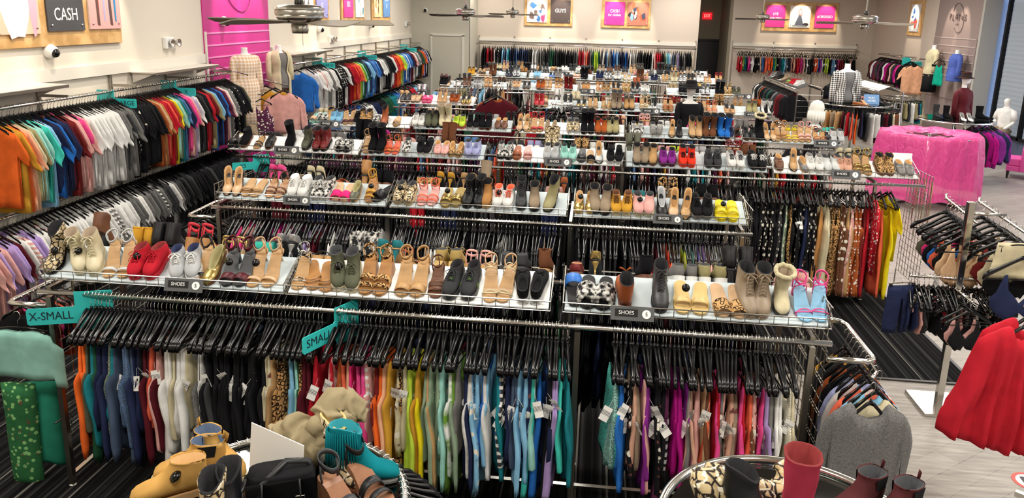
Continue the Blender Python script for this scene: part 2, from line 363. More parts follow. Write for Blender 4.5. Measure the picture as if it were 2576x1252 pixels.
slim(20.1, 'third oak poster pair past the pink panel, warm photo beside blue text', ('f1c89a', figures(11, ['b5543a', 'f6e7cf', '6a4a3a'])), ('5e8ac0', [('t', 'LOVE', .15, 0, .08, .8), ('t', 'IT', .15, 0, -.12, .8)]))
MBk = lambda x, y, z: Matrix.Translation((x, y, z))
poster_frame('poster_frame', 'oak poster pair on the back wall with the dark GUYS panel', 1.56, .92,
    [(-.37, .66, .72, 'f0d9d4', figures(21, ['c79a86', '6b5a55', 'e8e2ea', '3f6fae', 'b5487a'], 12)), (.39, .64, .72, '4b4140', [('t', 'GUYS', .17, 0, .03, .85)])], MBk(-1.66, 25.2, 3.06))
poster_frame('poster_frame', 'oak poster pair on the back wall with a pink CASH panel', 1.56, .9,
    [(-.36, .64, .72, 'd8398f', [('t', 'CASH', .14, 0, .08, .85), ('t', 'for clothes', .11, 0, -.04, .85)]), (.38, .66, .72, 'b5705e', figures(5, ['3f4358', 'c75a3a', '7fa6c9', 'e8cfc0', '2c2a2c'], 14))], MBk(.83, 25.2, 3.04))
girl = [('f3ece6', [(-.5, -.5), (.5, -.5), (.5, .5), (-.5, .5)], 0), ('c98f86', blob(0, .18, .1, .22, 12, .1, 3), 1), ('f1d7cc', blob(0, .2, .055, .1), 2), ('5d6270', [(-.25, -.42), (.2, -.42), (.06, .05), (-.06, .08)], 3), ('3a3436', blob(.3, -.36, .14, .08), 4), ('8d9098', [(-.35, -.45), (.4, -.48), (.3, -.4), (-.3, -.38)], 5)]
poster_frame('poster_frame', 'oak board of three posters with pink LIVE and OBSESSED panels beside the exit recess', 2.42, .94,
    [(-.79, .62, .7, 'd8398f', [('t', 'LIVE', .12, 0, .08, .8), ('t', 'FEARLESSLY', .1, 0, -.06, .8)]), (0, .66, .7, 'f3ece6', girl), (.79, .62, .7, 'd8398f', [('t', '#OBSESSED', .12, 0, .02, .8)])], MBk(6.58, 26.6, 3.07))
poster_frame('poster_frame', 'narrow oak poster of red and blue figures beside the taupe logo panel', .98, .98,
    [(0, .62, .76, 'c9d2da', figures(17, ['c2383a', '2f5f9e', '2c2c34', 'f2efe9', 'd8735a'], 14))], MX(9.0, 23.3, 3.1))
for x, y in ((-2.03, 25.2), (-1.27, 25.2), (.45, 25.2), (1.22, 25.2)): spot((x, y-.75, 4.1), (x, y, 2.75), 240, 42)
for x in (5.8, 6.6, 7.4): spot((x, 25.85, 4.1), (x, 26.6, 2.75), 240, 42)
spot((8.3, 23.3, 4.1), (9, 23.3, 2.75), 220, 40)
for y in (6.7, 7.6, 8.5, 14.8, 15.6, 17.3, 18.2, 19.7, 20.5): spot((-5.0, y, 4.15), (-5.8, y, 2.75), 170, 42)
# ------------------------------------------------------------------ cameras, emergency lights, exit sign
def dome(loc, n, lab):
    n = Vector(n); M = Matrix.Translation(loc) @ n.to_track_quat('Z', 'Y').to_matrix().to_4x4()
    r = thing('security_camera', (0, 0, 0), lab, 'security camera', 'dome security cameras'); r.matrix_world = M
    MB().lathe([(0, 0), (.075, 0), (.078, .03), (.066, .075), (.05, .09)], 18).obj('housing', WHITEP, r, True)
    o = MB().lathe([(.05, .088), (.046, .105), (.03, .125), (0, .132)], 16).obj('lens_dome', BLACKP, r, True); return r
dome((-5.8, 7.53, 2.5), (1, 0, -.3), 'white dome security camera under the CASH poster board')
dome((-5.78, 11.35, 2.78), (1, 0, -.4), 'dome security camera on the pink panel behind the fan blade')
dome(at(800, 72, x=-5.8), (1, 0, -.3), 'dome security camera on the cream wall past the pink panel')
dome(at(930, 62, x=-5.8), (1, 0, -.3), 'dome security camera between the two far poster pairs on the cream wall')
dome(at(1071, 24, y=23.5), (0, -1, -.3), 'small dome security camera above the plain door')
dome(at(2207, 68, y=26.6), (0, -1, -.3), 'small dome security camera beside the three-poster board')
def emer(M, lab):
    r = thing('emergency_light', (0, 0, 0), lab, 'emergency light', 'emergency lights'); r.matrix_world = M
    bev(MB().box((0, -.03, 0), (.2, .06, .15)).obj('housing', WHITEP, r), .01)
    for x in (-.01, .15):
        h = MB().lathe([(0, -.05), (.03, -.05), (.055, -.01), (.06, .0), (.05, .0), (0, -.02)], 14).obj('lamp_head', CHROME, r, True)
        h.matrix_local = Matrix.Translation((x, -.1, .0)) @ Matrix.Rotation(PI/2, 4, 'X')
emer(ML(9.8, 2.5), 'twin-head emergency light between the CASH posters and the pink panel')
emer(ML(16.15, 2.35), 'twin-head emergency light under the far posters on the cream wall')
emer(ML(22.75, 2.6), 'twin-head emergency light near the corner above the long wall rail')
r = thing('exit_sign', at(1779, 40, y=28.46), 'red lit EXIT sign over the dark doorway', 'exit sign')
MB().box((0, 0, 0), (.34, .05, .24)).obj('housing', mat('sign_red', 'b01018', .4, emit='e01020', es=1.3), r)
text('EXIT', .15, mat('exit_letter', 'ffd0c8', .4, emit='ff9088', es=2.2), r, (0, -.028, 0), (PI/2, 0, 0), sx=.75)
# ------------------------------------------------------------------ ceiling fans
BLADE = mat('walnut_blade', '4a4138', .5); BLADE2 = mat('grey_oak_blade', '8d8272', .5)
def fan(u, v, d, span, a0, lab, bm):
    c = at(u, v, d=d); k = span/1.42
    r = thing('ceiling_fan', c, lab, 'ceiling fan', 'ceiling fans'); r.rotation_euler = (0, 0, YAW)
    P = [(.0, .06), (.1, .06), (.17, .05), (.185, .03), (.19, .0), (.185, -.03), (.16, -.055), (.1, -.075), (.06, -.08), (.0, -.08)]
    MB().lathe([(a*k*.94, b*k) for a, b in P[::-1]], 32).obj('motor_housing', STEEL, r, True)
    for z in (.03, -.028): MB().lathe([(.176*k, (z-.006)*k), (.186*k, (z-.006)*k), (.186*k, (z+.006)*k), (.176*k, (z+.006)*k)], 32).obj('trim_ring', CHROME, r)
    MB().lathe([(0, -.15*k), (.055*k, -.15*k), (.062*k, -.13*k), (.062*k, -.085*k), (.05*k, -.075*k), (0, -.075*k)], 24).obj('switch_housing', STEEL, r, True)
    MB().tube([(0, 0, .06*k), (0, 0, CEIL-c.z)], .012, 8).obj('down_rod', STEEL, r)
    MB().lathe([(0, .055*k), (.035*k, .06*k), (.03*k, .1*k), (.02*k, .12*k), (0, .12*k)], 14).obj('hanger_ball', DKSTEEL, r, True)
    for i in range(5):
        a = a0+i*2*PI/5; b = MB(); prev = []
        for q in range(13):
            s = q/12; x = (.16+s*.55)*k; hw = (.035+.04*math.sin(min(s*1.5, 1)*PI/2))*k*(1 if s < .95 else .8); tw = math.radians(13)
            prev.append([(x, -hw*math.cos(tw), -.07*k-hw*math.sin(tw)), (x, hw*math.cos(tw), -.07*k+hw*math.sin(tw)), (x, hw*math.cos(tw), -.062*k+hw*math.sin(tw)), (x, -hw*math.cos(tw), -.062*k-hw*math.sin(tw))])
        b.rings(prev); o = b.obj('fan_blade', bm, r); o.rotation_euler = (0, 0, a)
        br_ = MB().box((.13*k, 0, -.072*k), (.1*k, .03*k, .008)).obj('blade_bracket', STEEL, o)
    MB().tube([(.03*k, -.02, -.14*k), (.03*k, -.02, -.24*k)], .0018, 5).obj('pull_chain', STEEL, r)
fan(753, 32, 5.6, 1.42, PI+.06, 'big brushed steel ceiling fan crossing in front of the pink panel', BLADE2)
fan(1171, 30, 13.6, 1.42, PI-.12, 'ceiling fan with dark blades above the plain door', BLADE)
fan(1290, 30, 20.5, 1.42, PI-.2, 'small distant ceiling fan beside the GUYS poster', BLADE)
fan(1919, 42, 20, 1.42, PI+.1, 'ceiling fan in front of the pink LIVE poster', BLADE)
fan(2177, 48, 11.6, 1.42, PI+.02, 'ceiling fan with grey blades beside the narrow red and blue poster', BLADE2)
# ------------------------------------------------------------------ shoes: one kit of parts per kind
def lerp(a, b, t): return a+(b-a)*t
def sstep(t): t = max(0, min(1, t)); return t*t*(3-2*t)
HW = [(-.132, .004), (-.126, .022), (-.112, .034), (-.09, .042), (-.06, .0455), (-.03, .0435), (0, .038), (.035, .0345), (.07, .034), (.1, .031), (.117, .023), (.126, .006)]
def hw(y, k=1.0):
    for (a, p), (b, q) in zip(HW, HW[1:]):
        if y <= b: return lerp(p, q, max(0, (y-a)/(b-a)))*k
    return .003
def oring(top, bot, w, n=14, sq=.75):
    """ring through a top and a bottom point (y,z) with half width w; squared off towards the sole"""
    out = []; my, mz = (top[0]+bot[0])/2, (top[1]+bot[1])/2; dy, dz = (top[0]-bot[0])/2, (top[1]-bot[1])/2
    for j in range(n):
        a = 2*PI*j/n; c, s = math.cos(a), math.sin(a)
        c2 = math.copysign(abs(c)**sq, c); s2 = math.copysign(abs(s)**sq, s)
        out.append((w*s2*(.88 if c > .3 else 1), my+dy*c2, mz+dz*c2))
    return out
def lifted(v, hh):
    return [(x, y, z+hh*sstep((y+.055)/.135)) for x, y, z in v]
def upper_mesh(name, secs, hh=0, line=True, depth=.035, kx=1.0):
    """lofted upper (slot 0) with a sunk lining (slot 1)"""
    b = MB(); rs = [oring(t, q, w*kx) for t, q, w in secs]
    b.rings(rs, 0, True, False)
    if line:
        last = rs[-1]; c = [sum(p[i] for p in last)/len(last) for i in range(3)]
        r2 = [tuple(lerp(c[i], p[i], .86) for i in range(3)) for p in last]
        r3 = [(lerp(c[0], p[0], .78), lerp(c[1], p[1], .8), p[2]-depth) for p in last]
        b.rings([last, r2, r3], 1, False, True)
    b.v = lifted(b.v, hh); return b.mesh(name)
def sole_mesh(name, th, hh=0, k=1.04, wedge=False, toe_th=None):
    b = MB(); ys = [y for y, _ in HW]; ys = sorted(set(ys+[-.045, .015, .05, .085])); L = []
    for y in ys:
        w_ = hw(y, k)+.001; tt = toe_th if toe_th is not None else th; t_ = lerp(tt, th, sstep((y+.06)/.14)); l = hh*sstep((y+.055)/.135)
        zb = 0 if wedge else l; zt = l+t_
        L.append([(-w_, y*1.02, zb), (-w_*1.02, y*1.02, zt), (w_*1.02, y*1.02, zt), (w_, y*1.02, zb)])
    return b.rings(L).mesh(name, False)
def heel_mesh(name, hh, kind='block'):
    b = MB(); rs = []
    for q in range(6):
        t_ = q/5
        if kind == 'block': sx_, sy, cy = lerp(.029, .024, t_), lerp(.03, .024, t_), .088
        else: sx_, sy, cy = lerp(.024, .006, sstep(t_*1.4)), lerp(.028, .006, sstep(t_*1.4)), lerp(.092, .108, t_)
        z = hh*(1-t_)+.004
        rs.append([(sx_*math.cos(a), cy+sy*math.sin(a), z if q < 5 else 0) for a in [2*PI*j/10 for j in range(10)]])
    return b.rings(rs).mesh(name)
def strap_mesh(name, specs, hh=0, kx=1.0):
    """bands across the foot: (y at the sides, y at the crown, height, band width, thickness)"""
    b = MB()
    for (y0, y1, h, bw, th) in specs:
        rs = []
        for q in range(11):
            a = PI*q/10; x = -math.cos(a)*hw(y0, 1.06)*kx; z = math.sin(a)**.8*h; y = lerp(y0, y1, math.sin(a))
            nx, nz = -math.cos(a), math.sin(a)
            rs.append([(x, y-bw/2, z), (x, y+bw/2, z), (x+nx*th, y+bw/2, z+nz*th), (x+nx*th, y-bw/2, z+nz*th)])
        b.rings(rs)
    b.v = lifted(b.v, hh); return b.mesh(name)
def ankle_mesh(name, z, hh=0, r=.038, bw=.014):
    b = MB(); rs = []
    for q in range(18):
        a = 2*PI*q/18; x, y = r*.9*math.cos(a), .082+r*math.sin(a); zz = z+.012*math.sin(a)
        rs.append([(x, y, zz), (x*1.06, y*1.0+.003*math.sin(a), zz), (x*1.06, y+.003*math.sin(a), zz+bw), (x, y, zz+bw)])
    b.rings(rs, closed=True)
    for s in (-1, 1): b.tube([(s*.031, .075, .004), (s*.035, .08, z*.5), (s*.034, .083, z)], .0042, 5)
    b.tube([(0, .118, .004), (0, .125, z*.5), (0, .121, z+.006)], .009, 6, flat=.35)
    b.v = lifted(b.v, hh); return b.mesh(name)
def lace_mesh(name, y0, y1, z0, z1, n=5, wd=.02, bow=True):
    b = MB()
    for i in range(n):
        t_ = i/(n-1); t2 = min(1, (i+.8)/(n-1)); ya, yb = lerp(y0, y1, t_), lerp(y0, y1, t2); za, zb = lerp(z0, z1, t_), lerp(z0, z1, t2)
        for s in (-1, 1): b.tube([(s*wd, ya, za-.006), (0, (ya+yb)/2, (za+zb)/2+.005), (-s*wd, yb, zb-.006)], .0026, 5)
    if bow:
        for s in (-1, 1):
            b.tube([(0, y1, z1+.006), (s*.02, y1-.012, z1+.016), (s*.036, y1-.022, z1+.006), (s*.026, y1-.03, z1-.002), (0, y1-.004, z1+.004)], .0024, 5)
            b.tube([(0, y1, z1+.006), (s*.018, y1-.03, z1), (s*.03, y1-.06, z1-.018)], .0022, 5)
    return b.mesh(name)
def footsecs(z0, hgt=1.0, throat=-.015, vamp=.07):
    k = hgt
    return [((-.128, z0+.012*k), (-.131, z0), .010), ((-.121, z0+.03*k), (-.124, z0), .026), ((-.105, z0+.041*k), (-.106, z0), .037), ((-.075, z0+.05*k), (-.075, z0), .044),
            ((-.045, z0+.058*k), (-.045, z0), .045), ((throat, z0+vamp*k), (throat, z0), .042)]
def fan_lo(z0, th, zc, zb):
    """sweep the ring from the throat round the heel to a low collar"""
    ty, tz = th
    return [((ty+.004, tz+.006), (.03, z0), .0385), ((ty+.007, tz+.012), (.075, z0), .0365), ((ty+.01, tz+.016), (.113, z0+.004), .0345), ((ty+.012, tz+.02), (.125, z0+.03), .033), ((ty+.013, zc), (.12, zb), .031)]
KIT = {}
def kit(kind):
    """{part: mesh}; slots of 'upper' are outside and lining"""
    if kind in KIT: return KIT[kind]
    K = {}
    if kind in ('sneaker', 'runner', 'hightop', 'slipon', 'loafer'):
        z0 = {'runner': .03, 'loafer': .012}.get(kind, .024)
        s = footsecs(z0)
        if kind == 'hightop': s += [((-.004, z0+.085), (.03, z0), .0385), ((.0, z0+.098), (.08, z0), .0365), ((.003, z0+.11), (.116, z0+.01), .0345), ((.006, z0+.12), (.125, z0+.05), .034), ((.008, z0+.135), (.122, z0+.12), .036)]
        elif kind == 'slipon': s += fan_lo(z0, (-.013, z0+.07), z0+.09, z0+.062)
        elif kind == 'loafer': s += fan_lo(z0, (-.03, z0+.058), z0+.07, z0+.052)
        else: s += fan_lo(z0, (-.015, z0+.072), z0+.098, z0+.07)
        K['upper'] = upper_mesh('upper', s, kx=1.03); K['sole'] = sole_mesh('sole', z0+.004, toe_th=z0+.004, wedge=True, k=1.07)
        if kind in ('sneaker', 'runner', 'hightop'): K['laces'] = lace_mesh('laces', -.06, -.008, z0+.058, z0+.088, 5)
        if kind == 'runner': K['side_panel'] = strap_mesh('side_panel', [(-.03, -.035, z0+.062, .03, .0015)])
        if kind == 'loafer': K['strap'] = ([(-.045, -.04, z0+.06, .022, .002)],)
    elif kind in ('pump', 'flat', 'kitten'):
        hh = {'pump': .088, 'kitten': .05, 'flat': .0}[kind]; z0 = .006
        s = [((-.134, z0+.008), (-.138, z0), .006), ((-.124, z0+.024), (-.126, z0), .02), ((-.105, z0+.035), (-.106, z0), .033), ((-.08, z0+.042), (-.08, z0), .0415),
             ((-.062, z0+.044), (-.055, z0), .0425), ((-.06, z0+.045), (-.01, z0), .039), ((-.058, z0+.045), (.04, z0), .035), ((-.056, z0+.046), (.09, z0), .034), ((-.055, z0+.046), (.122, z0+.01), .0325), ((-.054, z0+.046), (.122, z0+.052), .031)]
        K['upper'] = upper_mesh('upper', s, hh, depth=.036); K['sole'] = sole_mesh('sole', .008, hh, .98)
        if hh: K['heel'] = heel_mesh('heel', hh, 'stiletto' if kind == 'pump' else 'block')
    elif kind in ('ankle', 'chelsea', 'tall', 'lace_boot', 'fur', 'heel_boot'):
        hh = {'heel_boot': .075}.get(kind, .0); z0 = {'fur': .022, 'heel_boot': .01}.get(kind, .022); top = {'ankle': .135, 'chelsea': .145, 'lace_boot': .19, 'tall': .265, 'fur': .27, 'heel_boot': .15}[kind]
        s = footsecs(z0, 1.05)[:-1]; fx = 1.25 if kind == 'fur' else 1
        s += [((-.02, z0+.075), (-.01, z0), .0435), ((-.008, z0+.09), (.04, z0), .039), ((-.001, z0+.1), (.085, z0), .0375), ((.003, z0+.108), (.118, z0+.012), .037), ((.006, z0+.115), (.127, z0+.05), .037), ((.007, z0+.125), (.124, z0+.1), .0375)]
        n = max(2, int((top-.12)/.045))
        for q in range(1, n+1):
            t_ = q/n; zz = lerp(z0+.13, top, t_); fl = t_*(.012 if top > .25 else .002)
            s.append(((.007-fl, zz+.004), (.124+fl, zz-.004), .0385+fl*.7+.002*math.sin(q*2.3)))
        K['upper'] = upper_mesh('upper', s, hh, depth=min(.14, top*.62), kx=1.05*fx); K['sole'] = sole_mesh('sole', z0+.002, hh, 1.06*fx, wedge=(hh == 0), toe_th=z0)
        if hh: K['heel'] = heel_mesh('heel', hh+.004, 'block')
        if kind == 'lace_boot': K['laces'] = lace_mesh('laces', -.045, .006, z0+.07, z0+.165, 7)
        if kind == 'chelsea':
            for sd, kk in ((-1, 'elastic_gusset'), (1, 'elastic_gusset|2')):
                b = MB(); b.poly([(sd*.0405, .04, z0+.075), (sd*.041, .09, z0+.075), (sd*.0415, .1, top-.004), (sd*.0415, .035, top-.004)]); K[kk] = b.mesh('elastic_gusset')
            b = MB(); b.tube([(0, .126, top-.015), (0, .135, top+.015), (0, .126, top+.03), (0, .12, top)], .007, 6, flat=.3)
            K['pull_tab'] = b.mesh('pull_tab')
        if kind == 'fur':
            b = MB(); rr = random.Random(3)
            for q in range(26):
                a = 2*PI*q/26; b.lathe([(0, -.022), (.014, -.012), (.018, 0), (.014, .014), (0, .022)], 7, ((.0385+.02)*1.25*math.cos(a)*.95, .065+.075*math.sin(a), top+.005+rr.uniform(-.006, .006)))
            K['fur_collar'] = b.mesh('fur_collar')
    elif kind in ('heel_sandal', 'strap_sandal', 'lace_sandal'):
        hh = .08 if kind == 'heel_sandal' else (.06 if kind == 'lace_sandal' else .015)
        K['footbed'] = sole_mesh('footbed', .01, hh, .96, wedge=(kind == 'strap_sandal'))
        if kind == 'lace_sandal': K['strap'] = ([(-.085, -.06, .03, .007, .003), (-.06, -.085, .032, .007, .003), (.04, .07, .07, .005, .003), (.06, .03, .085, .005, .003)], hh)
        else: K['strap'] = ([(-.085, -.08, .034, .022, .003)]+([(-.04, -.035, .045, .018, .003)] if kind == 'strap_sandal' else []), hh)
        K['ankle_strap'] = ankle_mesh('ankle_strap', .075, hh)
        if hh > .03: K['heel'] = heel_mesh('heel', hh, 'block' if kind == 'lace_sandal' else 'stiletto')
    elif kind in ('wedge', 'peep'):
        hh = .075; K['footbed'] = sole_mesh('footbed', .016, hh, 1.0, wedge=(kind == 'wedge'), toe_th=.018)
        K['strap'] = ([(-.082, -.08, .046, .05 if kind == 'peep' else .026, .003)]+([(-.03, -.03, .055, .026, .003)] if kind == 'wedge' else []), hh)
        K['ankle_strap'] = ankle_mesh('ankle_strap', .08, hh, bw=.02)
        if kind == 'peep': K['heel'] = heel_mesh('heel', hh+.01, 'block')
    elif kind in ('slide', 'mule', 'clog', 'flipflop', 'cross'):
        t_ = {'clog': .03, 'slide': .024}.get(kind, .014); K['footbed'] = sole_mesh('footbed', t_, 0, 1.08, wedge=True, toe_th=t_)
        sp_ = {'slide': [(-.055, -.05, .062, .075, .004)], 'mule': [(-.085, -.075, .052, .085, .003)], 'clog': [(-.06, -.06, .068, .04, .005), (-.005, 0, .072, .035, .005)],
               'cross': [(-.075, -.05, .05, .028, .004), (-.05, -.075, .056, .028, .004)], 'flipflop': [(-.05, -.09, .035, .014, .003), (-.015, -.085, .045, .012, .003)]}[kind]
        K['strap'] = (sp_,)
        b = MB(); b.poly([(x, y, t_+.0015) for x, y in [(hw(y)*.85*sg, y) for sg, ys in ((1, [-.11, -.06, 0, .07, .105]), (-1, [.105, .07, 0, -.06, -.11])) for y in ys]]); K['insole'] = b.mesh('insole')
    elif kind == 'furry':
        K['footbed'] = sole_mesh('footbed', .022, 0, 1.12, wedge=True, toe_th=.022)
        b = MB(); rr = random.Random(5)
        for yb in (-.075, -.015):
            for q in range(13):
                a = PI*q/12
                for e in (-.014, .012): b.lathe([(0, -.02), (.013, -.011), (.018, 0), (.013, .012), (0, .02)], 7, (-math.cos(a)*.05, yb+e+rr.uniform(-.006, .006), .022+math.sin(a)*.052))
        K['fur_strap'] = b.mesh('fur_strap')
    bands = K.pop('strap', None)
    if isinstance(bands, tuple):
        for i, sp_ in enumerate(bands[0]): K['strap' if i == 0 else f'strap|{i+1}'] = strap_mesh('strap', [sp_], *bands[1:])
    elif bands: K['strap'] = bands
    KIT[kind] = K
    for me in K.values():
        me.materials.append(None)
        if any(p.material_index for p in me.polygons): me.materials.append(None)
    return K
WORDS = dict(sneaker='lace-up sneaker', runner='running shoe', hightop='high-top sneaker', slipon='slip-on sneaker', loafer='loafer', pump='high-heeled pump', kitten='block-heeled pump', flat='ballet flat', ankle='ankle boot', chelsea='chelsea boot', tall='tall boot',
             lace_boot='lace-up boot', fur='sheepskin boot', heel_boot='heeled ankle boot', heel_sandal='stiletto sandal', strap_sandal='strappy sandal', lace_sandal='string-strap sandal', wedge='wedge sandal', peep='peep-toe heel', slide='slide sandal', mule='backless mule', clog='rubber clog', flipflop='flip-flop', cross='cross-strap sandal', furry='furry slipper')
NAMES = dict(sneaker='sneaker', runner='running_shoe', hightop='high_top_sneaker', slipon='slip_on_sneaker', loafer='loafer', pump='high_heel', kitten='high_heel', flat='ballet_flat', ankle='ankle_boot', chelsea='chelsea_boot', tall='tall_boot', lace_boot='lace_up_boot', fur='sheepskin_boot', heel_boot='heeled_boot',
             heel_sandal='stiletto_sandal', strap_sandal='strappy_sandal', lace_sandal='string_sandal', wedge='wedge_sandal', peep='peep_toe_heel', slide='slide_sandal', mule='mule', clog='clog', flipflop='flip_flop', cross='cross_strap_sandal', furry='slipper')
CATS = dict(sneaker='sneaker', runner='sneaker', hightop='sneaker', slipon='sneaker', loafer='flat shoe', flat='flat shoe', pump='high heel', kitten='high heel', heel_sandal='sandal', strap_sandal='sandal', lace_sandal='sandal', wedge='sandal', peep='high heel', slide='sandal', mule='mule', clog='clog', flipflop='sandal', cross='sandal', furry='slipper')
# colour words: hex of the main material, and its finish
C = dict(black='17171a', white='e9e8e4', cream='d6cba8', red='c02030', tan='c39a68', nude='d9b48c', brown='6e4630', rust='a8562a', grey='7f7d7a', silver='b9bbbd', gold='b39a5c', navy='242c4d', olive='5d5f4c', taupe='9c8a74', mustard='cf9a34', yellow='ecd81c',
         pink='ef4f94', blush='e3aaa2', hotpink='f0357f', purple='8a2f8f', mint='9fd9cc', teal='1f7f8a', coral='ec6a4c', orange='ee6a28', redorange='f23c26', lavender='a9add6', burgundy='551420', maroon='7a2424', blue='2a6fc4', skyblue='8cc4e6', green='6e9a3c', lime='c4e04a',
         charcoal='3c3d3f', straw='dcbc7c', clear='cfd2d0', leopard='b98848', snake='cbb58c', zebra='dcdad4', multi='d8633f', aqua='47cdbb', plum='5d2a4a', denim='5b7fae', roseg='d9a890', peach='f0b48e', camel='b8844e', dkgreen='24563c', lilac='b59bd3', magenta='b0127f', sage='8fa58a', khaki='a39a6e', slate='4a5870')
PAT = dict(leopard='leopard', snake='snake', zebra='tiedye', multi='floral', silver='smooth', gold='smooth')
CW = dict(hotpink='hot pink', redorange='bright orange-red', skyblue='sky blue', roseg='rose beige', dkgreen='dark green', snake='snakeskin', leopard='leopard print', zebra='black-white', multi='multicolour', straw='woven straw', clear='clear plastic', slate='slate blue')
def cw(c): return CW.get(c, c)
METAL = mat('metallic_leather', rough=.28, metal=.75); _t = NT(METAL); _t.l(_t.n('ShaderNodeObjectInfo').outputs['Color'], _t.b.inputs['Base Color'])
def finish(c, kind):
    if c in ('leopard', 'snake'): return cloth(PAT[c], .7, second={'leopard': 'd9b47c', 'snake': 'efe6cf'}[c], scale=1.3)
    if c == 'zebra': return cloth('tiedye', .7, second='1c1c1e', scale=4)
    if c == 'multi': return cloth('floral', .7, second='e8c04a')
    if c in ('silver', 'gold') and kind not in ('sneaker', 'runner', 'slipon', 'hightop', 'loafer'): return METAL
    if kind in ('ankle', 'fur', 'chelsea', 'mule', 'furry', 'tall'): return SUEDE
    if kind in ('pump', 'kitten', 'heel_sandal', 'flat'): return LEATHER
    return CL if kind in ('sneaker', 'runner', 'slipon', 'hightop') else LEATHER
SOLEC = dict(sneaker='white', runner='white', hightop='white', slipon='white', loafer='brown', pump='black', kitten='brown', flat='tan', ankle='brown', chelsea='black', tall='black', lace_boot='black', fur='cream', heel_boot='black')
def shoe(kind, col, M, label, group=None, sole=None, lining=None, lace=None, mirror=False, sec=None, whole=False):
    K = kit(kind); name = NAMES[kind]
    r = bpy.data.objects.new(name, None); COL.objects.link(r); tag(r, label, CATS.get(kind, 'boot'), group)
    r.matrix_world = M @ (Matrix.Scale(-1, 4, (1, 0, 0)) if mirror else Matrix.Identity(4))
    foot = kind in ('heel_sandal', 'strap_sandal', 'lace_sandal', 'wedge', 'peep')
    for pn, me in K.items():
        pn = pn.split('|')[0]; c = col; mt = finish(col, kind)
        if pn == 'sole': c = sole or SOLEC.get(kind, 'black'); mt = LEATHER
        elif pn == 'heel': c = sole if (sole and kind == 'peep') else col; mt = finish(c, kind)
        elif pn in ('footbed', 'insole'): c = sole or ('tan' if foot or kind in ('mule', 'flipflop', 'cross') else ('black' if kind == 'furry' else col)); mt = LEATHER
        elif pn == 'laces': c = lace or ('white' if col in ('silver', 'white', 'grey', 'blush') else col); mt = CL
        elif pn == 'elastic_gusset': c = 'black'; mt = CL
        elif pn == 'fur_collar': c = 'cream'; mt = SUEDE
        elif pn == 'side_panel': c = sec or col; mt = CL
        elif pn == 'strap' and sec: c = sec; mt = finish(sec, kind)
        o = link(pn, me, r, C[c]); setmat(o, mt)
        if len(me.materials) > 1:
            lc = lining or {'black': 'black', 'white': 'grey', 'red': 'maroon', 'cream': 'taupe', 'mustard': 'brown'}.get(c, 'charcoal' if kind in ('sneaker', 'runner', 'slipon', 'hightop') else ('tan' if kind in ('pump', 'kitten', 'flat', 'loafer') else 'black'))
            setmat(o, None, lining_mat(lc))
    return r
def lining_mat(c):
    return mat('lining_'+c, C[c], .9)
def sec_tag(parent, loc):
    b = MB(); b.lathe([(0, -.009), (.019, -.007), (.024, 0), (.019, .008), (.008, .012), (0, .013)], 12)
    o = b.obj('security_tag', BLACKP, parent, True); o.location = loc; o.rotation_euler = (.7, .2, 0); return o
FARK = {}
def far_shoe(kind, col, M, label, group, sole=None, mirror=False):
    """the same shoe as one mesh, for racks where a shoe is a few pixels wide"""
    key = (kind, sole)
    if key not in FARK:
        K = kit(kind); b = MB()
        for pn, me in K.items():
            i = len(b.v); b.v += [tuple(v.co) for v in me.vertices]
            for p in me.polygons:
                b.f.append(tuple(i+k for k in p.vertices))
                b.m.append(1 if pn in ('sole', 'footbed', 'insole') else (2 if p.material_index == 1 else 0))
        me = b.mesh(NAMES[kind])
        for q in (None, mat('shoe_sole_'+str(sole or SOLEC.get(kind, 'tan')), C[sole or SOLEC.get(kind, 'tan')], .6), lining_mat('charcoal')): me.materials.append(q)  # charcoal lining stands in for the shade inside
        FARK[key] = me
    o = link(NAMES[kind], FARK[key], None, C[col]); setmat(o, finish(col, kind)); tag(o, label, CATS.get(kind, 'boot'), group)
    o.matrix_world = M @ (Matrix.Scale(-1, 4, (1, 0, 0)) if mirror else Matrix.Identity(4)); return o
# ------------------------------------------------------------------ hangers and hanging clothes
def hanger_mesh():
    b = MB()
    b.tube([(0, 0, -.08), (0, 0, -.036), (.013, 0, -.024), (.023, 0, -.006), (.023, 0, .008), (.013, 0, .02), (0, 0, .024), (-.013, 0, .02), (-.022, 0, .008), (-.023, 0, -.004)], .0021, 5, mi=1)
    for s in (-1, 1):
        b.tube([(0, 0, -.076), (s*.03, 0, -.082), (s*.07, 0, -.1), (s*.13, 0, -.128), (s*.18, 0, -.148), (s*.205, 0, -.165), (s*.212, 0, -.182)], [.011, .01, .009, .01, .013, .014, .008], 6)
    b.tube([(-.2, 0, -.176), (.2, 0, -.176)], .0042, 5); b.tube([(0, 0, -.06), (0, 0, -.085)], .009, 6)
    b.v = [(x, y, z if z > -.03 else -.03+(z+.03)*1.3) for x, y, z in b.v]; me = b.mesh('hanger'); me.materials.append(BLACKP); me.materials.append(CHROME); return me
HANGER = hanger_mesh()
def clip_hanger_mesh():
    b = MB()
    b.tube([(0, 0, -.08), (0, 0, -.036), (.013, 0, -.024), (.023, 0, -.006), (.013, 0, .02), (0, 0, .024), (-.013, 0, .02), (-.022, 0, .004)], .0021, 5, mi=1)
    b.tube([(-.18, 0, -.095), (-.05, 0, -.08), (.05, 0, -.08), (.18, 0, -.095)], .007, 6)
    for s in (-1, 1): b.box((s*.15, 0, -.118), (.03, .016, .045))
    me = b.mesh('hanger'); me.materials.append(BLACKP); me.materials.append(CHROME); return me
CLIPH = clip_hanger_mesh()
DROP = .03   # how far the shoulders sit below the shoulder line of the pattern
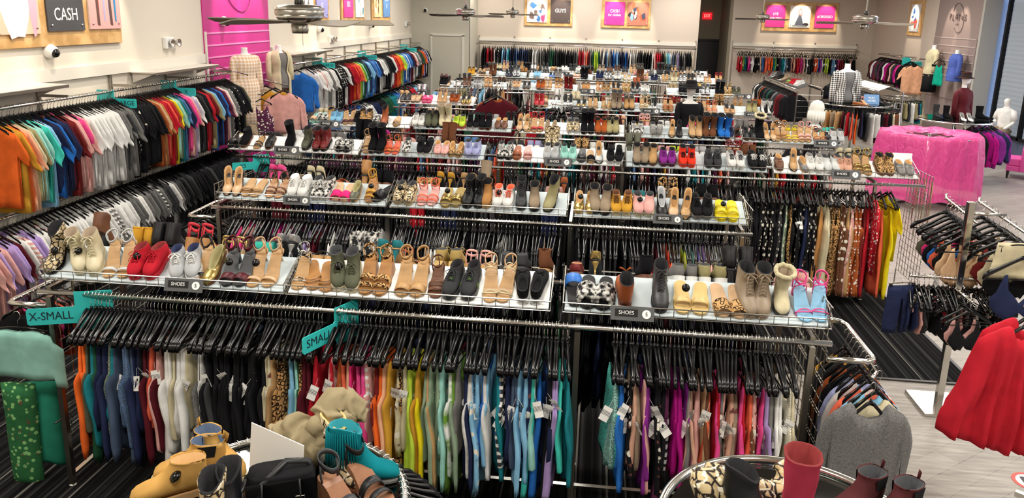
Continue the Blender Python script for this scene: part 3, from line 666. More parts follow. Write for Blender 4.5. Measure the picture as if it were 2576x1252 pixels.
def drape(name, cols, nz=9, thick=.03, fold=.012, kf=22, flare=0.0, seed=0, hemw=.015, tt=.5, edge=.15):
    """a garment as one closed soft shell: columns (x, top z, bottom z), folded deeper towards the hem"""
    rr = random.Random(seed); b = MB(); n = len(cols); ph = [rr.uniform(0, 6.28) for _ in range(4)]
    xm = max(abs(c[0]) for c in cols); hem = [rr.uniform(-hemw, hemw) for _ in cols]
    for side in (1, -1):
        for i, (x, zt, zb) in enumerate(cols):
            e = max(0.0, 1-(abs(x)/xm)**4)
            for j in range(nz+1):
                t_ = j/nz; z = lerp(zt, zb+(hem[i] if j == nz else 0), t_)
                g = min(1, max(0, (-z-.1)/.5))
                xx = x*(1+flare*g)*(1-.05*g*math.sin(5*t_+ph[3]))
                cw_ = fold*g*(math.sin(kf*x+ph[0]+1.2*t_)+.6*math.sin(kf*1.9*x+ph[1])+.22*math.sin(9*t_+ph[2]+kf*.4*x))+.012*g*math.sin(3*t_+ph[2])
                th = thick*(tt+(1-tt)*g)*(edge+(1-edge)*e)*(1+.35*math.sin(kf*.8*x+ph[2]+side))
                if j == 0: th *= .45
                if j == nz: th *= .8
                b.v.append((xx, cw_+side*th/2, z-DROP))
    k = n*(nz+1)
    for i in range(n-1):
        for j in range(nz):
            a = i*(nz+1)+j; c = a+nz+1
            b.f.append((a, c, c+1, a+1)); b.f.append((k+a, k+a+1, k+c+1, k+c))
        a = i*(nz+1); c = a+nz+1
        b.f.append((a, k+a, k+c, c)); b.f.append((a+nz, c+nz, k+c+nz, k+a+nz))
    for j in range(nz):
        a = j; b.f.append((a, a+1, k+a+1, k+a)); a = (n-1)*(nz+1)+j; b.f.append((a, k+a, k+a+1, a+1))
    b.m = [0]*len(b.f); me = b.mesh(name); me.materials.append(None); return me
def dens(cols, k=3):
    out = []
    for a, b_ in zip(cols, cols[1:]): out += [tuple(lerp(p, q, i/k) for p, q in zip(a, b_)) for i in range(k)]
    return out+[cols[-1]]
def tank_cols(L, neck=.3, w_=.17):
    c = []
    for x in (-w_, -w_*.86, -.125): c.append((x, -.43 if x < -.16 else -.4, -L))
    c += [(-.112, -.225, -L), (-.088, -.21, -L), (-.076, -neck+.04, -L), (-.04, -neck, -L), (0, -neck-.01, -L)]
    return c + [(-x, a, q) for x, a, q in c[:-1]][::-1]
def tee_cols(L, w_=.235, sl=.11, neck=.14, slz=.2):
    c = [(-w_-sl, -.165-slz, -.2-slz-.11), (-w_-sl*.6, -.165-slz*.55, -.2-slz*.7-.13), (-w_-.015, -.175, -.39), (-w_+.002, -.165, -L), (-w_*.7, -.135, -L), (-.1, -.103, -L), (-.075, -.098, -L), (-.05, -neck, -L), (0, -neck-.015, -L)]
    return c + [(-x, a, q) for x, a, q in c[:-1]][::-1]
def long_cols(L, w_=.23, sl=.1, arm=.72):
    c = [(-w_-sl, -.3, -arm), (-w_-sl*.6, -.22, -arm-.01), (-w_-.018, -.178, -arm+.01), (-w_-.006, -.172, -.36), (-w_+.004, -.165, -L), (-w_*.7, -.135, -L), (-.1, -.1, -L), (-.07, -.095, -L), (-.045, -.13, -L), (0, -.14, -L)]
    return c + [(-x, a, q) for x, a, q in c[:-1]][::-1]
def skirt_cols(L, w_=.19, top=.1):
    return [(x*w_, -top, -L) for x in (-1, -.85, -.6, -.35, -.1, .1, .35, .6, .85, 1)]
def pants_cols(L, w_=.18):
    return [(-w_, -.1, -L), (-w_*.8, -.1, -L), (-w_*.4, -.1, -L), (-.03, -.1, -L), (-.012, -.1, -.36), (.012, -.1, -.36), (.03, -.1, -L), (w_*.4, -.1, -L), (w_*.8, -.1, -L), (w_, -.1, -L)]
def bra_cols(v=0):
    c = [(-.16, -.3, -.36), (-.13, -.27, -.4), (-.1, -.17, -.42), (-.085, -.165, -.43), (-.07, -.25, -.43), (-.03, -.29, -.42), (0, -.33, -.39)]
    return c + [(-x, a, q) for x, a, q in c[:-1]][::-1]
GM = {}
ALIAS = dict(cardigan='blouse', shirt='blouse')  # cardigan and shirt are blouses under other names, same pattern
def gm(kind, v):
    kind = ALIAS.get(kind, kind); key = (kind, v)
    if key in GM: return GM[key]
    r = random.Random(sum(map(ord, kind))+v*17)
    if kind == 'camisole': me = drape(kind, tank_cols(.72+.06*v % .3, .27+.03*(v % 3), .15+.012*(v % 4)), 12, .04, .016, 26, .22, v+1, .03, .3, .5)
    elif kind == 'camisole_dress': me = drape(kind, tank_cols(.98+.08*(v % 3), .3, .16), 10, .045, .02, 28, .4, v+11, .02, .3)
    elif kind == 't_shirt': me = drape(kind, tee_cols(.86+.035*(v % 4), .25+.006*(v % 3), .1+.015*(v % 3), slz=.17+.03*(v % 3)), 9, .05, .01, 15, .03, v+21, .012, .5)
    elif kind == 'jersey_shirt': me = drape(kind, tee_cols(.8+.04*(v % 3), .245, .12, slz=.2), 9, .055, .012, 15, .03, v+31, .012, .5)
    elif kind in ('hoodie', 'sweatshirt', 'long_sleeve_shirt', 'pullover'): me = drape(kind, long_cols(.72+.03*(v % 3), .235, .1, .66+.05*(v % 2)), 9, .065, .012, 15, .02, v+41, .012, .55)
    elif kind == 'blouse': me = drape(kind, tee_cols(.66+.05*(v % 3), .2, .08, slz=.14), 9, .036, .014, 24, .12, v+51, .02, .4, .4)
    elif kind == 'sports_shirt': me = drape(kind, tank_cols(.66+.04*(v % 3), .26, .17), 8, .04, .012, 22, .08, v+61, .015, .4)
    elif kind == 'skirt': me = drape(kind, skirt_cols(.62+.08*(v % 3)), 8, .035, .016, 26, .15, v+71, .01, .5)
    elif kind == 'trousers': me = drape(kind, pants_cols(1.02), 9, .05, .01, 18, .03, v+81, .01, .7)
    elif kind == 'bikini': me = drape(kind, bra_cols(v), 5, .035, .01, 30, 0, v+91, .02, .6)
    elif kind == 'maxi_dress': me = drape(kind, tank_cols(1.16, .3, .17), 12, .05, .02, 26, .45, v+101, .015, .35, .45)
    else: me = drape(kind, tee_cols(.7), 8, .05, .01, 15, 0, v)
    GM[key] = me; return me
def tag_mesh():
    b = MB().box((0, 0, -.05), (.05, .0012, .085)); b.tube([(0, 0, -.01), (0, 0, .04)], .0008, 4)
    me = b.mesh('price_tag', False); m = mat('white_price_tag', rough=.6); t = NT(m); tc = t.n('ShaderNodeTexCoord'); sp_ = t.n('ShaderNodeSeparateXYZ'); t.l(tc.outputs['Object'], sp_.inputs[0])
    w_ = t.n('ShaderNodeMath', operation='SINE'); mu = t.n('ShaderNodeMath', operation='MULTIPLY', i_1=900.0); t.l(sp_.outputs[0], mu.inputs[0]); t.l(mu.outputs[0], w_.inputs[0])
    ab = t.n('ShaderNodeMath', operation='ABSOLUTE'); ad = t.n('ShaderNodeMath', operation='ADD', i_1=.045); t.l(sp_.outputs[2], ad.inputs[0]); t.l(ad.outputs[0], ab.inputs[0])
    lt = t.n('ShaderNodeMath', operation='LESS_THAN', i_1=.014); t.l(ab.outputs[0], lt.inputs[0])
    gt = t.n('ShaderNodeMath', operation='GREATER_THAN', i_1=.1); t.l(w_.outputs[0], gt.inputs[0]); ml = t.n('ShaderNodeMath', operation='MULTIPLY'); t.l(lt.outputs[0], ml.inputs[0]); t.l(gt.outputs[0], ml.inputs[1])
    t.l(t.mix(ml.outputs[0], 'f3f1ec', '4a4846'), t.b.inputs['Base Color']); me.materials.append(m); return me
TAGM = tag_mesh()
GWORD = dict(camisole='tank top', camisole_dress='strappy dress', t_shirt='short-sleeved T-shirt', jersey_shirt='top', hoodie='long-sleeved top', sweatshirt='sweatshirt', long_sleeve_shirt='long-sleeved top', pullover='pullover', blouse='blouse', cardigan='cardigan', shirt='shirt', sports_shirt='sports top', skirt='skirt', trousers='trousers', bikini='bikini top', maxi_dress='long dress')
PATS = {'f': ('floral', 'floral ', 'f0ead8'), 's': ('stripes', 'striped ', 'f2f0ea'), 'l': ('leopard', 'leopard ', 'c89f68'), 'd': ('dots', 'dotted ', 'f2efe6'), 'h': ('heather', 'heathered ', '4a4a4c'), 'k': ('knit', 'ribbed ', 'f6f3ea'), 't': ('tiedye', 'tie-dye ', 'f0f2ee'), 'p': ('plaid', 'plaid ', 'efe6da'), 'n': ('snake', 'snake print ', 'efe6cf'), 'z': ('stripes', 'striped ', '1e1e20')}
COUNT = {}
def garment(kind, v, loc, rz, col, where, group, ptag=False, tilt=0.0, label=None, hang=True, scale=1.0, tagside=-1):
    """one garment on its hanger; colour key may carry a pattern letter: 'mint:f'"""
    ck, _, pl = col.partition(':'); o = link(kind, gm(kind, v), None, C[ck])
    pw = ''
    if pl: pat, pw, sec = PATS[pl]; setmat(o, cloth(pat, .85, second=sec, scale=1.0))
    else: setmat(o, CL)
    o.location = loc; o.rotation_euler = (tilt, 0, rz); o.scale = (scale, 1, scale)
    word = f"{pw}{cw(ck)}"
    if not label:
        k = (where, word, kind); COUNT[k] = COUNT.get(k, 0)+1
        label = f"{nth(COUNT[k])} {word} {GWORD[kind]} along {where}"
    tag(o, label, 'garment' if kind not in CATG else CATG[kind], group)
    if hang: link('hanger', CLIPH if kind in ('skirt', 'trousers') else HANGER, o)
    if ptag:
        q = link('price_tag', TAGM, o); q.location = (tagside*random.uniform(.1, .17), random.uniform(-.035, .035), -random.uniform(.36, .5)); q.rotation_euler = (random.uniform(-.5, .5), random.uniform(-.6, .6), random.uniform(.6, 1.9))
    return o
CATG = dict(camisole='tank top', camisole_dress='dress', maxi_dress='dress', t_shirt='T-shirt', jersey_shirt='top', hoodie='top', sweatshirt='sweatshirt', long_sleeve_shirt='top', pullover='sweater', blouse='blouse', cardigan='cardigan', shirt='shirt', sports_shirt='sports top', skirt='skirt', trousers='trousers', bikini='bikini top')
def fill_rail(kind, p0, p1, n, cols, rz, where, group, tags=.3, jit=.1, nv=5, zj=0, tagside=-1, along=None):
    """n garments from p0 to p1; the colour list is spread along the rail in order"""
    p0, p1 = Vector(p0), Vector(p1)
    for i in range(n):
        c = cols[min(len(cols)-1, int(i*len(cols)/n))]
        kk = kind
        if '/' in c: c, kk = c.split('/')
        garment(kk, random.randrange(nv), p0.lerp(p1, (i+.5+random.uniform(-.25, .25))/n), rz+random.uniform(-jit, jit), c, where, group, random.random() < tags, random.uniform(-.03, .03), tagside=tagside)
# ------------------------------------------------------------------ double-sided chrome racks with shoe trays on top
RZ = 1.31; LIPZ, RIDGEZ, LIPY, RIDGEY = 1.375, 1.495, .07, .35
BOARD = mat('grey_blue_card', 'c3ced1', .6); BOARDW = mat('white_card', 'eef0ee', .6)
def rack(x0, x1, y, label, posts, grid=(1, 1), legz=0, urail=(0, 0)):
    r = thing('clothes_rack', ((x0+x1)/2, y+.345, 0), label, 'clothes rack', 'double-sided clothes racks under the shoe trays')
    X0, X1 = x0-(x0+x1)/2, x1-(x0+x1)/2
    for s in (-1, 1):
        MB().tube([(X0, s*.345, RZ), (X1, s*.345, RZ)], .016, 10).obj('hang_rail', CHROME, r, True)
        for px in posts:
            p = px-(x0+x1)/2
            b = MB().box((p, s*.345, RZ/2-.01), (.032, .032, RZ-.03)); b.obj('post', STEEL, r)
            MB().lathe([(0, 0), (.022, 0), (.022, .014), (.012, .02), (0, .02)], 12, (p, s*.345, 0)).obj('levelling_foot', WHITEP, r, True)
    for px in posts:
        p = px-(x0+x1)/2
        MB().box((p, 0, .07), (.03, .66, .03)).obj('foot_bar', CHROME, r); MB().box((p, 0, RZ+.02), (.025, .69, .025)).obj('cross_bar', STEEL, r)
    MB().box(((posts[0]+posts[-1])/2-(x0+x1)/2, 0, .075), (posts[-1]-posts[0], .03, .03)).obj('base_rail', CHROME, r)
    for e, on in zip((X0+.01, X1-.01), grid):
        if not on: continue
        b = MB()
        for k in range(9): b.tube([(e, -.29+k*.0725, .3), (e, -.29+k*.0725, 1.5)], .0032, 5)
        for k in range(14):
            z = .3+k*.0923
            b.tube([(e+.006, -.31, z), (e+.006, .31, z)], .0032, 5)
            if k % 2 == 0: b.tube([(e+.006, -.31, z+.022), (e+.006, .31, z+.022)], .0032, 5)
        b.obj('grid_panel', STEEL, r)
        MB().tube([(e, -.36, .44), (e, .3, .44)], .006, 6).obj('stay_bar', CHROME, r)
    for e, sg, on in ((X0, -1, urail[0]), (X1, 1, urail[1])):
        if on:
            MB().tube([(e, -.3, 1.2), (e+sg*.2, -.3, 1.2), (e+sg*.245, -.285, 1.2), (e+sg*.26, -.24, 1.2), (e+sg*.26, .2, 1.2), (e+sg*.24, .26, 1.2), (e+sg*.2, .28, 1.2), (e, .28, 1.2)], .016, 10).obj('end_rail', CHROME, r, True)
    return r
def tray(x0, x1, y, label, board=BOARD, front=True, detail=True):
    r = thing('shoe_tray', ((x0+x1)/2, y+.345, RIDGEZ), label, 'shoe tray', 'wire shoe trays on the racks'); L = x1-x0; dz = LIPZ-RIDGEZ
    ys = (-.275, .275)
    b = MB()
    for s in (-1, 1): b.rings([[(-L/2+.01, 0, -.004), (-L/2+.01, 0, .004), (L/2-.01, 0, .004), (L/2-.01, 0, -.004)], [(-L/2+.01, s*.27, dz-.004), (-L/2+.01, s*.27, dz+.004), (L/2-.01, s*.27, dz+.004), (L/2-.01, s*.27, dz-.004)]])
    b.obj('liner_board', board, r)
    b = MB()
    for s in (-1, 1):
        yl = s*.285
        for z, rad in ((dz+.05, .0042), (dz-.006, .0035)): b.tube([(-L/2, yl, z), (L/2, yl, z)], rad, 5)
        n = int(L/.075) if detail else int(L/.15)
        for k in range(n+1): b.tube([(-L/2+L*k/n, yl, dz+.05), (-L/2+L*k/n, yl, dz-.008)], .0022, 4)
        for k in range(0, n+1, 2): b.tube([(-L/2+L*k/n, 0, -.009), (-L/2+L*k/n, yl, dz-.009)], .0022, 4)
        for e in (-1, 1):
            for z in (.05, -.006): b.tube([(e*L/2, 0, z), (e*L/2, yl, dz+z)], .0035, 5)
            for k in range(1, 5): b.tube([(e*L/2, yl*k/5, dz*k/5+.05), (e*L/2, yl*k/5, dz*k/5-.006)], .0022, 4)
    b.obj('wire_basket', STEEL, r)
    MB().box((0, 0, (RZ-RIDGEZ+.03)/2-.006), (.025, .025, RIDGEZ-RZ-.035)).obj('support_post', STEEL, r)
    return r
TILT = math.atan2(RIDGEZ-LIPZ, .28)
def tray_M(x, y, back=False, s=.0, yaw=0.0, lift=.004, k=1.0):
    """pose on the tray's slope; s shifts towards the ridge"""
    yy = y+.345+(1 if back else -1)*(.14-s); zz = RIDGEZ-(.14-s)*math.tan(TILT)
    M = Matrix.Translation((x, yy, zz+lift)) @ Matrix.Rotation(-TILT if back else TILT, 4, 'X') @ Matrix.Rotation((PI if back else 0)+yaw, 4, 'Z')
    return M @ Matrix.Scale(k, 4)
ROWS = [(3.93, 'first'), (6.0, 'second'), (8.23, 'third'), (10.33, 'fourth'), (13.2, 'fifth'), (16.3, 'sixth'), (19.4, 'seventh'), (21.8, 'eighth')]
SHOEN = {}
def xcol(u, y, z):
    k = (u-1288)/F; z -= H
    return ((AX.y*y+AX.z*z)-k*(fw.y*y+fw.z*z))/(k*fw.x-AX.x)
def put_shoes(row, spec, back=False, far=False):
    """each entry: px kind colour [n=1] [S:sole] [L:lining] [Y:yaw] [T] [R]; px is where the pair stands along the tray in the 2576-wide frame"""
    y, rw = ROWS[row]; grp = f"shoes on the {rw} rack"; face = 'far' if back else 'near'
    items = [e.split() for e in spec.strip().split(';') if e.strip()]
    tot = {}
    for e in items: tot[(e[1], e[2])] = tot.get((e[1], e[2]), 0)+1
    for e in items:
        u, kind, col = float(e[0]), e[1], e[2]; opt = {k[0]: k[2:] for k in e[3:] if ':' in k}; single = '1' in e[3:]
        x = xcol(u, y+.345+(.14 if back else -.14), RIDGEZ-.04); x = min((max(a+.055, min(b_-.055, x)) for a, b_ in TR[row]), key=lambda q: abs(q-x)); key = (row, back, kind, col); SHOEN[key] = SHOEN.get(key, 0)+1
        which = f"{nth(SHOEN[key])} " if tot[(kind, col)] > 1 else ''
        for q in ((0,) if single else (-1, 1)):
            yaw = float(opt.get('Y', 0))+random.uniform(-.08, .08)-(q*.05); rev = PI if 'R' in e[3:] else 0
            gap = .047*float(opt.get('G', 1))
            ph = f"{which}{cw(col)} {WORDS[kind]}"
            lab = f"single {ph}" if single else (f"left shoe of the {ph} pair" if q < 0 else f"right shoe of the {ph} pair")
            lab += f" on the {rw} rack's {face} slope"
            if len(lab.split()) > 16: lab = lab.replace(' shoe of the', ' one of the').replace(' and ', '-')
            M = tray_M(x+q*gap, y, back, float(opt.get('D', 0))+random.uniform(-.006, .01), yaw+rev, k=float(opt.get('K', 1)))
            if far: far_shoe(kind, col, M, lab, grp, opt.get('S'), q > 0)
            else:
                o = shoe(kind, col, M, lab, grp, opt.get('S'), opt.get('L'), opt.get('C'), q > 0, opt.get('B'))
                if 'T' in e[3:] and q <= 0: sec_tag(o, (.012, -.03, .105))
def sign_tab(loc, s_, label, wd=.3, ht=.1, mt=None, num=None, group=None, rz=0, tilt=-.35):
    r = thing('shelf_sign', loc, label, 'sign', group, rz); r.rotation_euler = (tilt, 0, rz)
    bev(MB().box((0, 0, 0), (wd, .004, ht)).obj('sign_plate', mat('sign_grey', '5a5b5c', .5), r), .006)
    MB().box((-wd*.14, -.003, .004), (wd*.52, .003, ht*.5)).obj('text_panel', mat('sign_black', '151515', .5), r)
    text(s_, ht*.36, WHT, r, (-wd*.14, -.0055, .004), (PI/2, 0, 0))
    o = MB().lathe([(0, 0), (ht*.3, 0), (ht*.3, .003), (0, .003)], 24).obj('size_disc', WHT, r); o.location = (wd*.32, -.002, .0); o.rotation_euler = (PI/2, 0, 0)
    text(num, ht*.36, mat('sign_black', '151515', .5), r, (wd*.32, -.006, 0), (PI/2, 0, 0))
    return r
TEAL = mat('teal_card', '35c0bc', .4)
def size_tab(loc, s_, label, rz=0, k=1.0, flip=1):
    """teal size divider: a plate hung over the rail with a text flag at its lower edge"""
    r = thing('size_divider', loc, label, 'size divider', 'teal size dividers', rz)
    b = MB(); th = .003
    pts = [(-.02, .02), (.16, .02), (.16, -.19), (.0, -.19), (-.02, -.15), (-.24, -.15), (-.25, -.14), (-.25, -.07), (-.24, -.06), (-.03, -.06), (-.02, -.05)]
    b.rings([[(x*k*flip, -th, z*k) for x, z in pts], [(x*k*flip, th, z*k) for x, z in pts]]); b.obj('divider_plate', TEAL, r)
    text(s_, .062*k, mat('ink_navy', '15303a', .6), r, (-.135*k*flip, -th-.0008, -.105*k), (PI/2, 0, 0), sx=.85 if len(s_) > 5 else 1)
    return r
# ------------------------------------------------------------------ the rows of racks and trays
rack(-3.27, 1.32, 3.93, 'first chrome rack of hanging tank tops under the SHOES 5 trays', (-3.2, -.04, 1.22), urail=(1, 1))
rack(-3.26, 1.30, 6.0, 'second chrome rack of black hangers under the SHOES 6 trays', (-3.2, -1.7, -.16, 1.22), urail=(1, 0))
rack(-4.12, 3.5, 8.23, 'third and widest chrome rack, of dark dresses under SHOES 7 trays', (-4.05, -2.55, -1.05, .33, 1.85, 3.0), grid=(1, 0))
rack(-4.1, 3.35, 10.33, 'fourth chrome rack back, behind the wide rack of dark dresses', (-4.0, -2.6, -1.1, .35, 1.9, 3.2), grid=(0, 0))
rack(-1.1, 3.0, 13.2, 'fifth chrome rack back, behind the black-hatted mannequin', (-1.0, .5, 1.5, 2.95), grid=(0, 1), urail=(0, 1))
rack(-3.6, -2.1, 13.2, 'short chrome rack under the tray of pink slides', (-3.5, -2.15), grid=(0, 0))
rack(-3.5, 3.1, 16.3, 'sixth chrome rack back, before the deepest three shoe rows', (-3.4, -1.9, -.4, 1.1, 3.0), grid=(0, 0))
rack(-3.4, 3.2, 19.4, 'seventh chrome rack back, second from the back wall', (-3.3, -1.7, 0, 1.6, 3.1), grid=(0, 0))
rack(-3.3, 3.2, 21.8, 'eighth chrome rack back, closest to the back wall', (-3.2, -1.6, 0, 1.6, 3.1), grid=(0, 0))
TR = {0: [(-3.31, -1.76), (-1.75, -.2), (-.13, 1.33)], 1: [(-3.24, -1.73), (-1.7, -.19), (-.14, 1.27)],
      2: [(-4.25, -2.68), (-2.66, -1.22), (-1.08, .31), (.36, 1.9), (1.95, 3.46)], 3: [(-4.05, -2.6), (-2.55, -1.15), (-1.05, .42), (.48, 1.9), (2.0, 3.3)],
      4: [(-3.55, -2.15), (-1.05, .42), (.46, 1.6), (1.7, 3.0)], 5: [(-3.4, -1.9), (-1.85, -.4), (-.35, 1.1), (1.5, 3.0)], 6: [(-3.3, -1.8), (-1.75, -.1), (-.05, 1.5), (1.6, 3.1)], 7: [(-3.2, -1.7), (-1.6, -.1), (0, 1.5), (1.6, 3.1)]}
for i, ts in TR.items():
    for k, (a, b_) in enumerate(ts):
        tray(a, b_, ROWS[i][0], f"{ORD[k]} shoe tray from the pink wall side on the {ROWS[i][1]} rack", BOARDW if (i, k) in ((0, 1), (2, 0), (2, 2), (2, 4), (3, 0), (3, 2), (4, 0)) else BOARD, detail=i < 4)
# first rack, near slope
put_shoes(0, """152 heel_boot snake 1 T; 226 lace_boot cream T Y:.45 S:cream G:1.15; 308 heel_sandal clear Y:.15 B:clear; 378 sneaker red T S:red Y:.12 L:maroon G:1.1; 474 runner silver L:navy B:white S:white Y:.25; 522 heel_sandal black 1; 546 kitten gold 1 L:khaki;
606 peep burgundy S:charcoal B:burgundy T; 672 heel_sandal nude T; 741 lace_sandal zebra 1 B:zebra; 806 flipflop camel Y:.3 S:camel B:camel; 872 hightop olive S:cream T Y:.15; 950 wedge leopard B:leopard S:camel; 1041 peep tan B:tan S:tan Y:-.1; 1100 strap_sandal brown 1 B:brown S:brown;
1166 runner charcoal B:green L:black S:charcoal G:1.1 Y:-.12; 1256 lace_sandal nude B:cream Y:-.06; 1336 sneaker black S:white L:black R; 1421 slide blue 1 S:black B:blue R; 1500 furry zebra S:black; 1570 lace_boot rust 1 S:brown R; 1658 lace_boot charcoal 1;
1738 cross straw S:straw B:straw T G:1.1; 1831 mule leopard S:nude B:leopard Y:.1; 1893 lace_boot taupe S:taupe G:.85 K:1.05; 1962 fur cream 1 S:charcoal K:.74; 2036 lace_sandal pink S:skyblue B:pink G:1.05""")
put_shoes(0, """262 heel_boot brown 1; 376 ankle mustard; 428 lace_boot black K:.95; 512 wedge red S:camel B:red; 602 strap_sandal gold B:gold; 674 slipon aqua S:white; 731 pump silver; 826 slide black S:tan; 920 lace_boot zebra; 985 pump teal S:tan; 1032 strap_sandal rust 1; 1132 runner gold S:straw; 1206 strap_sandal blush; 1296 sneaker charcoal S:charcoal;
1372 chelsea brown 1 S:tan; 1450 loafer maroon 1; 1497 pump gold 1; 1620 ankle black 1; 1720 slipon grey S:white; 1788 sneaker khaki S:white; 1850 heel_boot black; 1994 slipon blush S:blush""", True)
put_shoes(1, """590 pump nude Y:.12; 640 cross tan S:tan B:tan; 698 strap_sandal brown S:camel B:brown; 757 runner white S:white L:white G:1.1; 815 sneaker zebra S:zebra; 863 mule hotpink S:nude B:hotpink; 897 flat olive 1 L:khaki; 936 wedge mustard 1 B:mustard S:camel T; 968 slide black 1 Y:-.5;
1022 slipon snake S:snake T; 1078 strap_sandal coral B:coral S:blush; 1140 slide gold S:gold B:gold T; 1196 lace_boot black Y:-.1; 1226 chelsea camel 1 S:tan; 1268 sneaker white C:coral T L:coral; 1312 lace_boot charcoal 1; 1345 chelsea taupe 1; 1388 heel_boot khaki 1 Y:-.3; 1471 flat gold T; 1510 chelsea taupe; 1563 sneaker mustard S:cream C:brown L:brown; 1618 slipon blush S:cream T; 1663 pump black 1 L:silver; 1694 pump nude 1; 1726 pump tan 1 Y:-.2; 1763 sneaker black S:grey L:black; 1826 clog yellow S:yellow B:yellow T""")
put_shoes(1, """701 pump pink; 756 loafer taupe 1; 797 pump cream; 845 slide rust; 925 heel_boot camel 1; 968 ankle black; 1072 slipon leopard S:white; 1122 pump mustard; 1180 pump tan; 1222 tall taupe 1; 1395 flat blush; 1420 pump rust 1; 1676 peep leopard S:tan; 1742 loafer brown 1; 1775 ankle black; 1600 flat teal""", True)
put_shoes(2, """592 slide black; 622 ankle black 1; 655 strap_sandal black 1; 683 loafer black 1; 733 tall black 1; 775 lace_boot olive 1; 812 lace_boot maroon; 867 furry zebra S:black; 918 wedge tan 1; 951 tall black; 988 strap_sandal multi S:coral B:multi; 1026 slipon zebra 1; 1070 sneaker black S:white; 1112 loafer blush S:white; 1148 flat leopard; 1190 runner lavender S:lavender B:navy;
1272 sneaker zebra S:black; 1302 slide rust 1; 1328 slide blush 1; 1388 sneaker silver S:silver; 1430 sneaker mint S:mint; 1464 slide charcoal 1; 1486 mule black 1; 1506 pump clear 1; 1546 runner black S:white B:charcoal; 1612 chelsea taupe; 1642 ankle tan 1; 1678 runner purple S:plum L:black; 1727 hightop redorange S:redorange L:black C:black; 1792 sneaker charcoal S:charcoal; 1848 sneaker white C:charcoal; 1902 runner black S:black C:white; 1958 loafer brown 1; 1994 pump tan 1; 2020 flat grey 1; 2046 sneaker white S:white; 2086 slipon clear; 2117 sneaker roseg S:roseg; 2165 wedge gold B:gold S:tan; 2222 ankle leopard; 2272 loafer grey S:white""")
put_shoes(2, """600 slide cream; 640 ankle taupe 1; 690 loafer black; 745 sneaker white; 800 flat black; 850 sneaker grey; 915 tall black; 965 pump magenta; 1030 flat blush; 1095 slipon white; 1130 tall brown; 1185 sneaker denim; 1268 slide aqua; 1300 slipon charcoal; 1345 slipon lavender; 1388 tall snake; 1462 ankle leopard; 1500 sneaker white; 1590 heel_boot olive; 1632 sneaker silver; 1672 slipon blush; 1700 slipon lime; 1755 sneaker silver; 1808 sneaker grey; 1840 peep maroon; 1880 ankle brown; 1990 sneaker black; 2118 pump cream; 2080 sneaker grey""", True)
put_shoes(3, """788 slide peach S:mint; 818 furry zebra; 833 ankle tan 1; 850 runner skyblue S:lavender; 880 peep burgundy; 901 sneaker black 1; 922 ankle leopard; 948 furry zebra 1; 970 heel_boot rust 1; 1000 slide tan 1; 1055 sneaker white C:white; 1088 chelsea olive; 1121 tall cream; 1157 runner lime S:coral; 1192 hightop black S:white; 1222 ankle black; 1262 loafer brown S:white; 1306 pump nude; 1330 strap_sandal gold 1; 1353 peep red; 1386 flat cream; 1442 slipon snake; 1478 tall black; 1512 ankle rust; 1540 chelsea khaki; 1602 sneaker zebra; 1650 sneaker grey; 1690 pump tan 1; 1708 pump black 1; 1748 heel_boot tan; 1783 tall brown; 1820 tall blue; 1850 sneaker navy 1; 1884 loafer black; 1908 fur black 1 S:black; 1934 pump nude; 1962 wedge camel; 1990 strap_sandal yellow; 2022 wedge blush B:blush; 2062 strap_sandal rust; 2092 slide black; 2130 sneaker silver""")
put_shoes(3, """790 sneaker cream; 850 sneaker black; 905 slipon white; 960 slide white; 1040 flat black; 1090 pump nude; 1150 loafer blush; 1190 slipon mint; 1240 sneaker silver; 1300 pump black; 1345 flat cream; 1440 sneaker grey; 1500 slipon red; 1560 pump peach; 1620 peep blush; 1670 sneaker white; 1745 slipon pink; 1800 sneaker denim; 1860 ankle grey; 1940 pump black; 1985 flat yellow; 2030 slipon cream; 2080 slipon aqua""", True)
FK = 'sneaker slipon runner pump flat ankle chelsea heel_sandal wedge slide loafer lace_boot kitten strap_sandal heel_boot'.split()
FC = 'black black black white white grey tan nude brown taupe silver charcoal cream rust camel blush gold navy leopard'.split()
def far_rows(row, specials, back=False, step=.215, skip=()):
    y, rw = ROWS[row]; sp_ = {}
    for e in specials.split(';'):
        if e.strip(): q = e.split(); sp_[float(q[0])] = ' '.join(q[1:])
    ents = [f"{u} {v}" for u, v in sp_.items()]
    for a, b_ in TR[row]:
        x = a+.12
        while x < b_-.06:
            P = Vector((x, y+.2, RIDGEZ-.05-H)); u = 1288+F*AX.dot(P)/fw.dot(P)
            if not any(abs(u-k) < .12*F/y for k in sp_) and random.random() > .08 and not any(s0 < u < s1 for s0, s1 in skip): ents.append(f"{u:.1f} {random.choice(FK)} {random.choice(FC)}")
            x += step+random.uniform(-.02, .03)
    ents.sort(key=lambda s_: float(s_.split()[0])); put_shoes(row, ';'.join(ents), back, True)
far_rows(4, '1075 slide hotpink S:hotpink; 1022 loafer charcoal; 1330 lace_boot red; 1560 tall taupe; 1622 wedge cream; 1640 pump clear; 1790 strap_sandal coral; 1835 flat camel; 1890 ankle khaki; 1950 runner black')
far_rows(4, '1100 slipon skyblue; 1700 ankle maroon', True, .3)
far_rows(5, '1020 peep maroon; 1050 ankle black; 1360 ankle rust; 1430 tall maroon; 1575 wedge gold; 1510 strap_sandal rust; 1860 sneaker olive; 1810 tall black')
far_rows(5, '1345 slipon skyblue; 1600 heel_boot rust', True, .3)
far_rows(6, '1075 ankle mustard S:yellow; 1240 tall brown; 1352 slipon skyblue; 1390 flat blue; 1470 tall black; 1425 flat blush; 1610 tall brown; 1650 sneaker navy; 1780 strap_sandal peach; 1840 peep red')
far_rows(6, '1480 ankle brown; 1700 ankle camel', True, .32)
